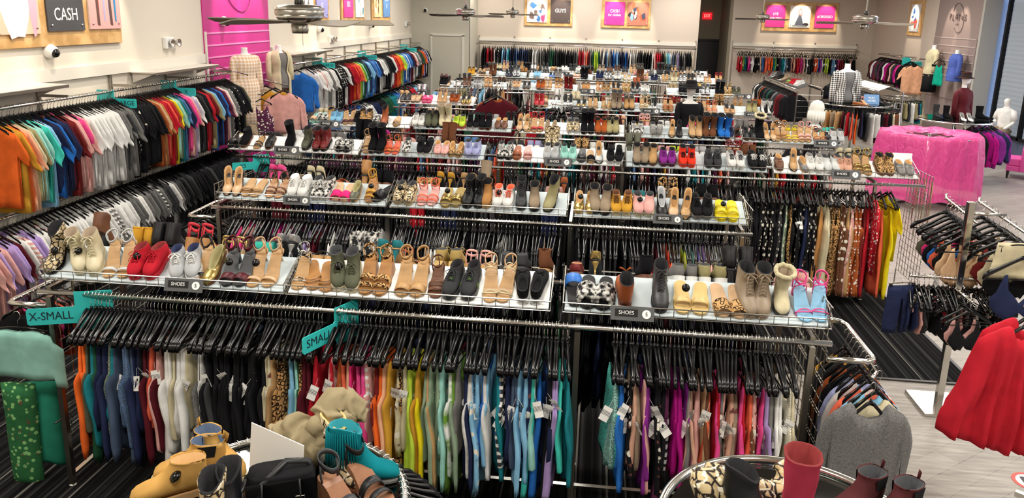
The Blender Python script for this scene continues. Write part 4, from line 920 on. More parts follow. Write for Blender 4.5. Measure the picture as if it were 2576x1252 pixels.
far_rows(7, '1160 sneaker black; 1420 slipon white; 1440 ankle charcoal; 1460 sneaker white; 1660 tall charcoal; 1680 heel_boot black')
# signs on the tray lips
def lip(u, row, s_, num, lab, k=1.0):
    y = ROWS[row][0]+.04; x = xcol(u, y, LIPZ+.02)
    sign_tab((x, y, LIPZ+.018), s_, lab, .3*k, .1*k, None, num, 'SHOES size signs on the tray lips')
lip(462, 0, 'SHOES', '5', 'grey SHOES 5 sign under the silver running shoes on the first rack', .8)
lip(1591, 0, 'SHOES', '5', 'grey SHOES 5 sign under the rust lace-up boot on the first rack', .8)
lip(746, 1, 'SHOES', '6', 'grey SHOES 6 sign under the white chunky sneakers on the second rack', .8)
lip(1680, 1, 'SHOES', '6', 'grey SHOES 6 sign beside the tan pump on the second rack', .8)
lip(720, 2, 'SHOES', '7', 'grey SHOES sign under the tall black boot on the third rack')
lip(1404, 2, 'SHOES', '7', 'grey SHOES sign under the silver sneakers on the third rack')
lip(2128, 2, 'SHOES', '7', 'grey SHOES sign under the rose beige sneakers on the third rack')
lip(828, 3, 'SHOES', '8', 'grey SHOES sign under the pastel runners on the fourth rack', 1.05)
lip(2078, 3, 'SHOES', '8', 'grey SHOES sign under the rust sandals on the fourth rack', 1.05)
lip(1456, 4, 'SHOES', '8', 'grey SHOES sign in the middle of the fifth rack', 1.1); lip(1636, 4, 'SHOES', '8', 'grey SHOES sign beside the black-hatted mannequin on the fifth rack', 1.1); lip(1896, 4, 'SHOES', '8', 'grey SHOES sign near the end of the fifth rack', 1.1)
lip(1476, 5, 'SHOES', '9', 'grey SHOES sign in the middle of the sixth rack', 1.15); lip(1870, 5, 'SHOES', '9', 'grey SHOES sign near the end of the sixth rack', 1.15)
size_tab((-3.0, 3.91, RZ), 'X-SMALL', 'teal X-SMALL divider at the end of the first rack', .33, 1.15)
size_tab((-1.42, 3.93, RZ), 'SMALL', 'teal SMALL divider among tank tops on the first rack', 1.15, 1.1)
size_tab((-3.9, 8.23, RZ), 'XS', 'teal divider at the pink wall end of the third rack', .5)
# white boxes standing behind shoes
def box_thing(u, row, lab, d=(.2, .13, .11), back=True, col=BOARDW):
    y = ROWS[row][0]+.345+(.13 if back else -.13); x = xcol(u, y, RIDGEZ)
    r = thing('shoe_box', (0, 0, 0), lab, 'box', 'shoe boxes on the trays'); r.matrix_world = tray_M(x, ROWS[row][0], back)
    bev(MB().box((0, 0, d[2]/2), d).obj('box_body', col, r), .003); bev(MB().box((0, 0, d[2]), (d[0]+.006, d[1]+.006, .03)).obj('lid', col, r), .003)
box_thing(2268, 2, 'white shoe box behind the grey loafers on the third rack'); box_thing(1570, 2, 'white shoe box behind the black running shoes on the third rack', (.2, .13, .09))
# ------------------------------------------------------------------ clothes on the rack rails
R1A = 'orange olive teal dkgreen navy navy sage:h teal slate denim:h slate navy navy black burgundy coral burgundy blush white white:k cream white white white cream white:s grey:h charcoal black black black black black black black black black black black'.split()
R1B = 'black cream cream:f tan leopard:l leopard:l skyblue mint dkgreen leopard:l burgundy burgundy red red red blush coral rust peach hotpink pink pink roseg blush:s blush maroon orange orange peach mustard leopard:l cream:f cream lime lime yellow mustard tan sage sage sage mint:f mint sage green:t green grey navy skyblue:f white:s skyblue white blue skyblue teal denim:s charcoal:s navy slate slate denim'.split()
R1C = 'skyblue skyblue navy:f aqua mint blue navy black lilac lilac aqua teal'.split()
R1D = 'aqua:h mint:h blue blue navy black:f taupe roseg blush plum purple purple black black black:f silver:z black plum plum magenta magenta purple roseg blush:f grey roseg blush peach nude brown coral red coral:f pink grey:f blush:f roseg:f blush taupe:f red pink pink coral blush:f brown:d pink lilac lilac grey white white white white:k cream:k cream white:s'.split()
g1 = 'tank tops and dresses on the first rack'; wf = "the first rack's front rail"
yr, zr = 3.93, RZ
fill_rail('camisole', (-2.97, yr, zr), (-1.86, yr, zr), 47, R1A, PI/2, wf, g1, .55, .15, 6)
fill_rail('camisole', (-1.84, yr, zr), (-1.5, yr, zr), 14, R1B[:14], PI/2, wf, g1, .3, .15, 6)
fill_rail('camisole', (-1.44, yr, zr), (-.36, yr, zr), 46, R1B[14:], PI/2, wf, g1, .65, .15, 6)
fill_rail('camisole', (-.34, yr, zr), (-.09, yr, zr), 12, R1C, PI/2, wf, g1, .65, .15, 6)
fill_rail('camisole', (.15, yr, zr), (1.13, yr, zr), 44, R1D, PI/2, wf, g1, .65, .15, 6)
g1b = 'blouses on the far rails of the racks'; wb = "the first rack's far rail"
DK = 'black black charcoal black navy black burgundy black slate black dkgreen black black'.split()
fill_rail('cardigan', (-2.9, yr+.69, zr), (-.15, yr+.69, zr), 62, [random.choice(DK) for _ in range(62)], PI/2, wb, g1b, 0, .12, 4)
fill_rail('cardigan', (-.1, yr+.69, zr), (.08, yr+.69, zr), 5, ['black'], PI/2, wb, g1b, 0, .12, 4)
fill_rail('cardigan', (.1, yr+.69, zr), (1.05, yr+.69, zr), 24, [random.choice(DK) for _ in range(24)], PI/2, wb, g1b, 0, .12, 4)
# second rack: dark tops, brighter ones towards its open end
g2 = 'tops on the second rack'; w2 = "the second rack's near rail"; y2 = 6.0
S2 = 'black pink blush black magenta white pink burgundy plum blush black black grey black charcoal black white black black black charcoal black black black slate black black black'.split()
fill_rail('blouse', (-3.05, y2, zr), (-1.76, y2, zr), 38, ['black', 'pink', 'blush', 'black', 'black', 'magenta', 'pink', 'white', 'plum', 'black', 'lilac', 'burgundy', 'black', 'white', 'charcoal', 'black', 'grey', 'black', 'white:s'], PI/2, w2, g2, .1, .12, 5)
fill_rail('blouse', (-1.64, y2, zr), (-.22, y2, zr), 44, ['white', 'black', 'black', 'grey', 'white', 'charcoal', 'black', 'black', 'grey:h', 'black', 'white', 'black', 'black', 'charcoal', 'black', 'black'], PI/2, w2, g2, .1, .12, 5)
fill_rail('blouse', (-.1, y2, zr), (1.16, y2, zr), 40, ['black', 'charcoal', 'black', 'black', 'grey', 'black', 'black', 'black', 'charcoal', 'black', 'black', 'black:f', 'red', 'burgundy', 'coral', 'orange:l', 'mustard', 'lime:f', 'mint', 'skyblue', 'lilac', 'blush', 'white', 'cream', 'white', 'white'], PI/2, w2, g2, .12, .12, 5)
# third rack: black hangers on the left, long dresses at the open right end
g3 = 'dresses on the third rack'; w3 = "the third rack's near rail"; y3 = 8.23
fill_rail('camisole_dress', (-3.85, y3, zr), (-2.6, y3, zr), 34, ['black', 'burgundy', 'black', 'navy', 'black', 'black'], PI/2, w3, g3, .05, .12, 3)
fill_rail('camisole_dress', (-2.5, y3, zr), (-1.1, y3, zr), 36, ['black', 'black', 'red', 'black', 'navy', 'black', 'charcoal'], PI/2, w3, g3, .05, .12, 3)
fill_rail('camisole_dress', (-1.0, y3, zr), (.28, y3, zr), 32, ['black', 'black', 'navy', 'black', 'charcoal', 'black'], PI/2, w3, g3, .03, .12, 3)
fill_rail('camisole_dress', (.4, y3, zr), (1.5, y3, zr), 26, ['black', 'black', 'charcoal', 'black'], PI/2, w3, g3, .05, .12, 3)
fill_rail('maxi_dress', (1.55, y3, zr), (2.95, y3, zr), 40, 'black black black black black black black:f black:f black charcoal:f black sage:f khaki:l black black:f navy black black:f black camel cream brown:l camel:l leopard:l brown:f tan blush:f rust:d rust:d maroon red'.split(), PI/2, w3, g3, .35, .14, 3)
garment('t_shirt', 1, (3.0, y3, zr), PI/2-.1, 'red:d', w3, g3); garment('maxi_dress', 1, (3.06, y3, zr), PI/2, 'coral', w3, g3); garment('maxi_dress', 2, (3.13, y3, zr), PI/2+.15, 'yellow', w3, g3); garment('blouse', 2, (3.17, y3, zr), PI/2+.1, 'yellow', w3, g3)
for k in range(7): garment('long_sleeve_shirt', k % 3, (-3.45+k*.1, 8.92, zr), PI/2, random.choice(['burgundy', 'plum', 'black']), "the third rack's far rail", g3)
# strips of colour under the fourth rack's trays and the racks behind it
w4 = "the fourth rack's near rail"; g4 = 'blouses on the fourth rack'; y4 = 10.33
MIX = 'burgundy black red mustard navy dkgreen maroon denim white coral black blush grey teal plum olive black'.split()
for a, b_ in ((-3.9, -2.65), (-2.5, -1.2), (-1.0, .3), (.45, 1.8), (1.95, 3.15)):
    n = int((b_-a)/.055); fill_rail('shirt', (a, y4, zr), (b_, y4, zr), n, [random.choice(MIX) for _ in range(n)], PI/2, w4, g4, .1, .15, 4)
w5 = "the fifth rack's near rail"; g5 = 'tops on the racks behind the fourth'
for yy, ww, spans in ((13.2, w5, ((-3.45, -2.2), (-.9, .45), (.6, 1.4), (1.6, 2.9))), (16.3, "the sixth rack's near rail", ((-3.3, -1.95), (-1.8, -.45), (-.3, 1.05), (1.6, 2.9))), (19.4, "the seventh rack's near rail", ((-3.2, -1.8), (0, 1.5), (1.7, 3.0)))):
    for a, b_ in spans:
        n = int((b_-a)/.085); fill_rail('long_sleeve_shirt', (a, yy, zr), (b_, yy, zr), n, [random.choice(MIX+['black', 'black', 'charcoal']) for _ in range(n)], PI/2, ww, g5, 0, .1, 3)
# ------------------------------------------------------------------ long wall of T-shirts: standards, white track, two rails
def wallrail(y0, y1, zs, label, wx=-5.8, off=.33, brackets=None, up=True):
    r = thing('wall_rail', (wx, (y0+y1)/2, 0), label, 'wall rail', 'clothes rails on the walls'); L = y1-y0; c = (y0+y1)/2
    n = max(2, round(L/1.22)+1)
    for k in range(n): MB().box((.02, -L/2+L*k/(n-1), 1.12), (.03, .03, 2.14)).obj('slotted_standard', STEEL, r)
    for z in zs:
        MB().tube([(off, -L/2, z), (off, L/2, z)], .016, 10).obj('hang_rail', CHROME, r, True)
        for k in range(n): MB().box((off/2+.02, -L/2+.01+(L-.02)*k/(n-1), z+.02), (off, .012, .03)).obj('bracket', STEEL, r)
    return r
def track(y0, y1, z, wx=-5.8):
    o = struct(MB().box((wx+.02, (y0+y1)/2, z), (.04, y1-y0, .13)).obj('trim_3', PALE)); return o
track(-1, 10.74, 2.24); track(13.1, 23.4, 2.24)
def wall_shelf(y0, y1, z=2.16, lab=''):
    r = thing('wall_shelf', (-5.8, (y0+y1)/2, z), lab, 'shelf', 'white shelves over the long wall rails'); L = y1-y0
    bev(MB().box((.19, 0, 0), (.34, L, .02)).obj('shelf_board', PALE, r), .003); MB().box((.365, 0, -.012), (.016, L, .03)).obj('front_bar', STEEL, r)
    for s in (-1, 1): MB().poly([(.03, s*(L/2-.03), -.01), (.34, s*(L/2-.03), -.01), (.03, s*(L/2-.03), -.13)]).obj('bracket', PALE, r)
wall_shelf(8.9, 10.5, 2.17, 'white bracketed shelf above the rail beside the pink panel'); wall_shelf(13.3, 15.3, 2.17, 'white bracketed shelf above the blue sweatshirt'); wall_shelf(5.0, 7.3, 2.17, 'white shelf above the rail under the CASH board')
wallrail(2.5, 10.9, (2.03, 1.01), 'two-tier wall rail of T-shirts before the pink panel'); wallrail(13.35, 23.3, (2.0, 1.0), 'two-tier wall rail of T-shirts past the pink panel')
gu = 'T-shirts on the upper wall rails'; wu = 'the upper wall rail before the pink panel'; xr = -5.47
U1 = 'orange mustard orange peach cream lime khaki mint mint aqua teal white:t skyblue navy blue blue navy navy burgundy maroon coral blush blush pink blush white white white white white cream white white white white white:s white white white grey:h white:s grey grey:h charcoal grey black charcoal black black:f black black black black black black black black black rust nude camel red red red coral red orange rust yellow mint sage aqua teal denim navy pink hotpink pink blush lilac white white:s black black charcoal black black black red red maroon burgundy khaki skyblue blue navy navy navy blue burgundy plum maroon blush white grey grey white black:d black black black:d black black black black olive black'.split()
fill_rail('t_shirt', (xr, 6.2, 2.03), (xr, 10.75, 2.03), 94, U1, 0, wu, gu, .16, .06, 6, tagside=1)
wl = 'the lower wall rail before the pink panel'; gl = 'tops on the lower wall rail'
L1 = 'blush lilac blush lilac burgundy white blush:s lilac white white blush:s white cream white white white white white white white white white grey:s white white:s white white grey:h grey:h white:s grey grey charcoal grey:h charcoal:s grey charcoal charcoal white:f grey charcoal black charcoal black charcoal black black black black black black charcoal black black black black black black black black black black black black black black'.split()
fill_rail('jersey_shirt', (xr, 5.75, 1.01), (xr, 10.75, 1.01), 84, L1, 0, wl, gl, .12, .06, 6, tagside=1)
U2 = 'white white blush white white grey white white:s black white black:d charcoal black:d black white burgundy red red red orange red coral lime green mint dkgreen navy denim skyblue navy blue denim blue skyblue navy black white white:h white grey charcoal black black black black grey white red rust red orange coral orange green lime sage skyblue blue white blue denim blue navy lilac burgundy blush white white grey white charcoal grey charcoal dkgreen black rust orange black lilac navy white black black'.split()
fill_rail('t_shirt', (xr, 13.75, 2.0), (xr, 23.2, 2.0), 106, U2, 0, 'the upper wall rail past the pink panel', gu, .08, .06, 6, tagside=1)
fill_rail('jersey_shirt', (xr, 14.2, 1.0), (xr, 23.0, 1.0), 70, 'denim white navy skyblue blue white navy black dkgreen teal blue white black red skyblue white grey'.split(), 0, 'the lower wall rail past the pink panel', gl, .05, .06, 6, tagside=1)
for y_, s_ in ((8.05, 'LARGE'), (9.35, 'X'), (14.7, 'LARGE'), (17.6, 'MEDIUM'), (21.6, 'SMALL')):
    o = size_tab((xr, y_, 2.02), s_, f"teal {s_.lower()} size divider on the upper wall rail, {y_:.0f} metres down", 0, 1.15, -1)
    o['label'] = {8.05: 'teal size divider over the red T-shirts before the pink panel', 9.35: 'teal X size divider over navy T-shirts before the pink panel', 14.7: 'teal LARGE divider over maroon T-shirts past the pink panel', 17.6: 'teal divider over black T-shirts past the pink panel, middle of that rail', 21.6: 'teal divider closest to the plain door on the long wall rail'}[y_]
# back wall, right back wall and right wall rails
def xrail(x0, x1, yw, z, label, sgn=-1):
    r = thing('wall_rail', ((x0+x1)/2, yw, 0), label, 'wall rail', 'clothes rails on the walls'); L = x1-x0; n = max(2, round(L/1.22)+1)
    for k in range(n):
        MB().box((-L/2+L*k/(n-1), sgn*.02, 1.2), (.03, .03, 2.1)).obj('slotted_standard', STEEL, r); MB().box((-L/2+.01+(L-.02)*k/(n-1), sgn*.17, z+.02), (.012, .32, .03)).obj('bracket', STEEL, r)
    MB().tube([(-L/2, sgn*.32, z), (L/2, sgn*.32, z)], .016, 10).obj('hang_rail', CHROME, r, True); MB().box((0, sgn*.025, z+.13), (L, .05, .1)).obj('track', PALE, r); return r
xrail(-3.92, 3.1, 25.2, 2.0, 'wall rail of long-sleeved tops along the back wall'); xrail(4.5, 8.5, 26.6, 2.0, 'wall rail of sports tops under the three-poster board')
B1 = 'black red maroon maroon burgundy white black black:d black skyblue slate skyblue teal navy black navy denim navy navy slate navy navy charcoal black white grey white grey grey grey charcoal charcoal charcoal dkgreen charcoal charcoal black black black charcoal black black black black charcoal grey red maroon red blush coral burgundy grey dkgreen lime lime dkgreen charcoal white navy skyblue grey navy blue denim skyblue navy navy blue navy white grey white grey charcoal black charcoal black black black black white blush red red maroon black olive mint skyblue white slate grey lilac charcoal black grey black black black cream'.split()
fill_rail('hoodie', (-3.75, 24.88, 2.0), (3.0, 24.88, 2.0), 104, B1, PI/2, 'the back wall rail', 'long-sleeved tops on the back wall', .05, .06, 4)
B2 = 'red red green teal navy pink magenta white black black charcoal peach denim blue coral coral orange orange teal green navy black plum teal skyblue grey navy charcoal blush roseg burgundy red pink magenta blush black white charcoal black black coral orange blue purple white black lime lime black denim skyblue navy plum pink maroon black green black charcoal blush black black'.split()
fill_rail('sports_shirt', (4.65, 26.28, 2.0), (8.4, 26.28, 2.0), 70, B2, PI/2, 'the rail under the three-poster board', 'sports tops on the right back wall', .25, .1, 4)
wr = wallrail(21.9, 25.0, (2.0,), 'short wall rail beside the taupe logo panel', 9.0, -.33)
fill_rail('hoodie', (8.67, 22.3, 2.0), (8.67, 24.8, 2.0), 26, 'black pink magenta black charcoal blush black burgundy magenta white black black plum black charcoal maroon plum white black maroon black'.split(), 0, 'the short rail beside the taupe panel', 'tops on the short right wall rail', .1, .08, 3)
garment('t_shirt', 1, (8.55, 21.85, 1.98), -.1, 'peach', '', None, label='peach short-sleeved T-shirt facing out beside the taupe logo panel')
r = size_tab((8.67, 22.5, 2.0), 'CLEARANCE', 'wide teal divider over the tops beside the taupe panel', 0, 1.3, -1)
# ------------------------------------------------------------------ round racks, stands and mannequins on the right side
GLASS = thin_glass('shelf_glass', 'cfe0dc', .04)
def ring_rack(c, R, z, label, glass=False, legs=4):
    r = thing('round_rack', (c[0], c[1], 0), label, 'clothes rack')
    MB().tube([(R*math.cos(a), R*math.sin(a), z) for a in [2*PI*k/48 for k in range(48)]], .016, 9, True).obj('ring_rail', CHROME, r, True)
    MB().tube([(0, 0, 0), (0, 0, z+.02)], .025, 10).obj('post', CHROME, r, True)
    for k in range(legs):
        a = 2*PI*k/legs+.6
        MB().tube([(0, 0, z), (R*math.cos(a), R*math.sin(a), z)], .009, 6).obj('spoke', CHROME, r); MB().box((.5*R*math.cos(a), .5*R*math.sin(a), .03), (R, .04, .03), 0, Matrix.Rotation(a, 3, 'Z')).obj('foot_bar', DKSTEEL, r)
    if glass: MB().lathe([(0, .02), (R*.97, .02), (R*.97, .028), (0, .028)], 48, (0, 0, z)).obj('glass_top', GLASS, r)
    return r
def ring_fill(c, R, z, kind, cols, a0, a1, where, group, tags=.2, nv=3, scale=1.0):
    n = len(cols)
    for i, col in enumerate(cols):
        a = lerp(a0, a1, (i+.5)/n); garment(kind, i % nv, (c[0]+R*math.cos(a), c[1]+R*math.sin(a), z), a+random.uniform(-.1, .1), col, where, group, random.random() < tags, scale=scale)
ring_rack((5.9, 18.1), .78, 1.15, 'round rack under the plaid shirt mannequin', True)
ring_fill((5.9, 18.1), .78, 1.15, 'skirt', 'navy denim olive olive cream camel taupe tan burgundy red coral orange navy charcoal white white black burgundy black cream brown brown white navy maroon black'.split(), PI*1.0, PI*1.98, 'the round rack under the plaid mannequin', 'clothes on the round racks', .2)
ring_rack((7.55, 20.0), .42, 1.15, 'small round rack of shorts below the peach T-shirt')
ring_fill((7.55, 20.0), .42, 1.15, 'skirt', 'mustard yellow white burgundy white olive white black white khaki charcoal white khaki navy teal charcoal yellow black'.split(), PI*1.0, PI*1.98, 'the small round rack below the peach T-shirt', 'clothes on the round racks', .2, scale=.75)
ring_rack((7.0, 15.6), .66, 1.15, 'round rack under the maroon dress mannequin', True)
ring_fill((7.0, 15.6), .66, 1.15, 'pullover', 'black black charcoal black magenta purple navy purple purple plum navy purple burgundy'.split(), PI*1.35, PI*2.2, 'the round rack under the maroon mannequin', 'clothes on the round racks', .1)
def arm(p0, p1, label):
    p0, p1 = Vector(p0), Vector(p1); r = thing('waterfall_hook', p0, label, 'display hook')
    MB().tube([(0, 0, 0), (p1-p0), (p1-p0+Vector((0, 0, .03)))], .009, 6).obj('arm_rod', CHROME, r, True); MB().box((-.01, 0, -.06), (.012, .05, .18)).obj('arm_plate', CHROME, r); return r
# racks running away along the right side, with empty white trays on top
def yrack(x, y0, y1, label, zt=1.31):
    r = thing('clothes_rack', (x, (y0+y1)/2, 0), label, 'clothes rack'); L = y1-y0
    for s in (-1, 1):
        MB().tube([(s*.3, -L/2, zt), (s*.3, L/2, zt)], .016, 8).obj('hang_rail', CHROME, r, True)
        for e in (-1, 1): MB().box((s*.3, e*(L/2-.05), zt/2), (.03, .03, zt)).obj('post', STEEL, r)
    for e in (-1, 1): MB().box((0, e*(L/2-.05), .06), (.6, .03, .03)).obj('foot_bar', CHROME, r)
    for k in range(6): MB().tube([(-.3, -L/2+.01, .5+k*.14), (.3, -L/2+.01, .5+k*.14)], .006, 5).obj('end_bar', CHROME, r)
    return r
def ytray(x, y0, y1, label, board):
    r = thing('shoe_tray', (x, (y0+y1)/2, 1.44), label, 'shoe tray'); L = y1-y0; b = MB()
    for s in (-1, 1): b.rings([[(0, -L/2+.01, -.004), (0, L/2-.01, -.004), (0, L/2-.01, .004), (0, -L/2+.01, .004)], [(s*.27, -L/2+.01, -.11), (s*.27, L/2-.01, -.11), (s*.27, L/2-.01, -.102), (s*.27, -L/2+.01, -.102)]])
    b.obj('liner_board', board, r); b = MB()
    for s in (-1, 1):
        for z in (-.06, -.115): b.tube([(s*.285, -L/2, z), (s*.285, L/2, z)], .004, 5)
        for k in range(int(L/.1)+1): b.tube([(s*.285, -L/2+k*.1, -.06), (s*.285, -L/2+k*.1, -.115)], .0022, 4)
        for e in (-1, 1): b.tube([(0, e*L/2, 0), (s*.285, e*L/2, -.06)], .0035, 5)
    b.obj('wire_basket', STEEL, r); MB().box((0, 0, -.07), (.025, .025, .13)).obj('support_post', STEEL, r)
yrack(5.2, 17.9+1.3, 23.2, 'clothes rack running to the back, behind the plaid mannequin'); ytray(5.2, 21.0, 23.1, 'dark tray of shoes at the far end of the rack behind the plaid mannequin', mat('dark_card', '3a3a3c', .6)); ytray(5.2, 19.3, 20.9, 'dark tray with red sneakers behind the plaid mannequin', mat('dark_card', '3a3a3c', .6))
yrack(7.15, 18.2+1.2, 23.4, 'clothes rack under the empty white trays'); ytray(7.15, 21.5, 23.4, 'empty white tray farther from the peach T-shirt', BOARDW); ytray(7.15, 19.5, 21.4, 'empty white tray closer to the round racks', BOARDW)
fill_rail('long_sleeve_shirt', (4.9, 19.4, 1.31), (4.9, 23.0, 1.31), 40, 'black burgundy burgundy maroon charcoal navy grey black black dkgreen navy black charcoal black black rust black grey black charcoal white black'.split(), 0, 'the rack behind the plaid mannequin', 'tops on the rack behind the plaid mannequin', .15, .1, 3, tagside=-1)
fill_rail('blouse', (6.85, 19.6, 1.31), (6.85, 23.2, 1.31), 30, 'black charcoal black navy black'.split(), 0, 'the rack under the empty white trays', 'tops on the rack under the white trays', .1, .1, 3)
for k, (kind, col, y) in enumerate((('sneaker', 'grey', 22.6), ('ankle', 'charcoal', 22.1), ('sneaker', 'maroon', 22.85), ('runner', 'black', 21.6), ('ankle', 'taupe', 21.2), ('sneaker', 'red', 20.3), ('sneaker', 'white', 19.8), ('runner', 'red', 20.0), ('slide', 'green', 20.7))):
    for q in (-1, 1):
        M = Matrix.Translation((5.2-.13, y+q*.05, 1.44-.045)) @ Matrix.Rotation(-.38, 4, 'Y') @ Matrix.Rotation(-PI/2, 4, 'Z')
        far_shoe(kind, col, M, f"{'nearer' if q < 0 else 'farther'} {cw(col)} {WORDS[kind]} on the dark tray behind the plaid mannequin", 'shoes on the dark tray', None, q > 0)
# --- people-shaped display forms
SKINW = mat('mannequin_white', 'e9e7e2', .4)
BODY = [(-.0, .165, .115, 0), (.06, .168, .118, 0), (.14, .15, .1, 0), (.22, .13, .09, 0), (.32, .142, .102, .008), (.4, .16, .112, .014), (.47, .178, .108, .008), (.52, .183, .095, 0), (.555, .165, .08, -.004), (.58, .115, .066, -.006), (.6, .065, .056, -.006), (.63, .052, .052, -.008), (.68, .049, .05, -.012), (.7, .05, .052, -.012)]
HEAD = [(.71, .05, .062, .0), (.735, .058, .078, .014), (.77, .07, .09, .018), (.82, .078, .098, .014), (.86, .077, .099, .008), (.9, .066, .088, .0), (.93, .044, .06, -.004), (.945, .018, .025, -.006)]
def loft(secs, n=22, infl=0.0):
    return [[((rx+infl)*math.cos(2*PI*j/n), -cy_+(ry+infl)*math.sin(2*PI*j/n), z) for j in range(n)] for z, rx, ry, cy_ in secs]
def form(name, loc, rz, label, head=False, k=1.0, cat='mannequin', body='mannequin_body'):
    r = thing(name, loc, label, cat, None, rz); r.scale = (k, k, k)
    b = MB(); b.rings(loft(BODY+(HEAD if head else []))); b.obj(body, SKINW, r, True)
    return r
def shirt(r, mt, col, infl=.012, z0=.0, z1=.585, name='shirt', sleeves=.5, hem=.02, mt2=None, open_=False, folds=.006):
    secs = [(z, rx+(hem if z < .15 else 0), ry+(hem if z < .15 else 0), c) for z, rx, ry, c in BODY if z0 <= z <= z1]
    if z0 < 0: secs = [(z0, .185, .135, 0), (z0/2, .18, .13, 0)]+secs
    n = 30; rs = loft(secs, n, infl)
    for i, rg in enumerate(rs):
        for j in range(n):
            x, y, z = rg[j]; f = 1+folds*8*(1-i/len(rs))*math.sin(j*2*PI/n*7+i*.3)
            rg[j] = (x*f, y*f, z)
    b = MB(); b.rings(rs, 0, False, False)
    if open_: b.f = [f for k_, f in enumerate(b.f) if not (n*.69 < (k_ % n) < n*.81)]
    o = b.obj(name, mt, r, True, C[col] if col else None)
    if mt2: pass
    sd = o.modifiers.new('cloth thickness', 'SOLIDIFY'); sd.thickness = .006; sd.offset = 1
    if sleeves:
        for s in (-1, 1):
            L = sleeves; b = MB()
            b.tube([(s*.15, .004, .545), (s*.19, .004, .52), (s*.215, .0, .45), (s*.235, -.012, .545-L*.6), (s*.24, -.03, .545-L)], [.05, .062, .06, .054, .05], 12)
            b.obj('sleeve', mt, r, True, C[col] if col else None)
    return r
PLAID = cloth('plaid', .85, second='efece6', scale=2.0); PLAIDP = cloth('plaid', .85, second='f3e6dc', scale=1.4); KNITW = cloth('knit', .9, second='f6f3ea'); HEATH = cloth('heather', .9, second='55565a')
def hat(r, z, mt, col, brim=.17, crown=.1):
    b = MB(); b.lathe([(0, .115), (.06, .12), (.088, .108), (.098, .08), (.104, .02), (brim*.8, .0), (brim, -.012), (brim, -.018), (brim*.8, -.006), (.1, .008)], 26, (0, 0, z)); b.obj('hat', mt, r, True, C[col]); MB().lathe([(.105, .02), (.107, .022), (.105, .05), (.103, .05)], 26, (0, 0, z)).obj('hat_band', BLACKR, r)
r = form('mannequin', (1.5, 12.35, 1.15), .35, 'white mannequin in a black coat and black wide-brimmed hat', True, .9); shirt(r, CL, 'black', .03, -.1, .57, 'coat', .55); hat(r, .85, CL, 'black', .225)
MB().tube([(0, 0, -1.3), (0, 0, .02)], .02, 8).obj('stand_pole', CHROME, r)
MB().lathe([(0, -1.275), (.16, -1.275), (.16, -1.262), (0, -1.26)], 24).obj('stand_base', CHROME, r)
r = form('mannequin', (3.3, 11.75, .9), .9, 'white-wigged mannequin in a black jacket behind the fourth rack', True, .95); shirt(r, LEATHER, 'black', .03, -.1, .57, 'jacket', .55)
b = MB(); b.rings(loft([(.66, .085, .08, -.03), (.72, .1, .1, -.02), (.78, .102, .11, -.01), (.85, .1, .115, 0), (.92, .085, .1, 0), (.965, .05, .06, 0), (.98, .01, .01, 0)], 26)); rr = random.Random(2)
b.v = [(x*rr.uniform(.95, 1.06), y*rr.uniform(.95, 1.06), z-(.05*rr.random() if z < .7 else 0)) for x, y, z in b.v]; b.obj('wig', mat('white_wig', 'eeece4', .8), r, True)
for a in range(16):
    t_ = 2*PI*a/16; MB().tube([(.1*math.cos(t_), .1*math.sin(t_), .8), (.107*math.cos(t_), .11*math.sin(t_), .7), (.112*math.cos(t_)+.01, .115*math.sin(t_), .63)], [.03, .026, .006], 6).obj('wig_lock', mat('white_wig', 'eeece4', .8), r, True)
MB().tube([(0, 0, -.94), (0, 0, .02)], .02, 8).obj('stand_pole', CHROME, r); MB().lathe([(0, -.94), (.16, -.94), (.16, -.925), (0, -.92)], 24).obj('stand_base', CHROME, r)
r = form('torso_form', (5.62, 18.0, 1.19), .1, 'headless torso in a black and white plaid shirt over a grey top', False, 1.22); shirt(r, HEATH, 'grey', .01, -.0, .57, 'grey_top', 0); shirt(r, PLAID, 'charcoal', .03, -.03, .575, 'plaid_shirt', .55, open_=True)
r = form('mannequin', (7.2, 15.85, 1.18), .5, 'mannequin in a maroon dress and brown felt hat on the round rack', True, .92); C['oxblood'] = '5c1a22'; C['dark_brown'] = '3a2522'; shirt(r, cloth('plain', .6), 'oxblood', .03, -.02, .64, 'dress', .52); hat(r, .85, SUEDE, 'dark_brown', .165)
r = form('torso_form', (8.72, 21.2, 1.68), -PI/2, 'wall torso in a white sweater with black sleeve stripe on the taupe slats', False, 1.05); shirt(r, CL, 'cream', .018, -.05, .6, 'sweater', .5); shirt(r, CL, 'black', .02, -.45, -.0, 'trousers', 0); MB().box((0, .145, .35), (.05, .12, .05)).obj('wall_bracket', CHROME, r)
MB().tube([(.24, -.03, .2), (.24, -.03, .25)], .058, 12).obj('sleeve_stripe', CL, r, True, C['black'])
r = form('torso_form', (8.72, 19.85, 1.66), -PI/2, 'wall torso in a periwinkle blue zip jacket on the taupe slats', False, 1.0); shirt(r, CL, 'lavender', .02, -.06, .62, 'zip_jacket', .52); MB().box((0, .15, .35), (.05, .13, .05)).obj('wall_bracket', CHROME, r)
arm((8.95, 20.45, 2.24), (8.55, 20.45, 2.22), 'straight chrome hook of the emerald tank top on the taupe slats')
bpy.data.objects[r.name].children[1].color = (*lin('5468b8'), 1)
for ch in r.children:
    if ch.name.startswith(('zip', 'sleeve')): ch.color = (*lin('5468b8'), 1)
garment('sports_shirt', 1, (8.6, 20.45, 2.2), -PI/2+.2, 'green', '', None, label='emerald tank top on a hanger between the two wall torsos', scale=1.05).color = (*lin('0aa287'), 1)
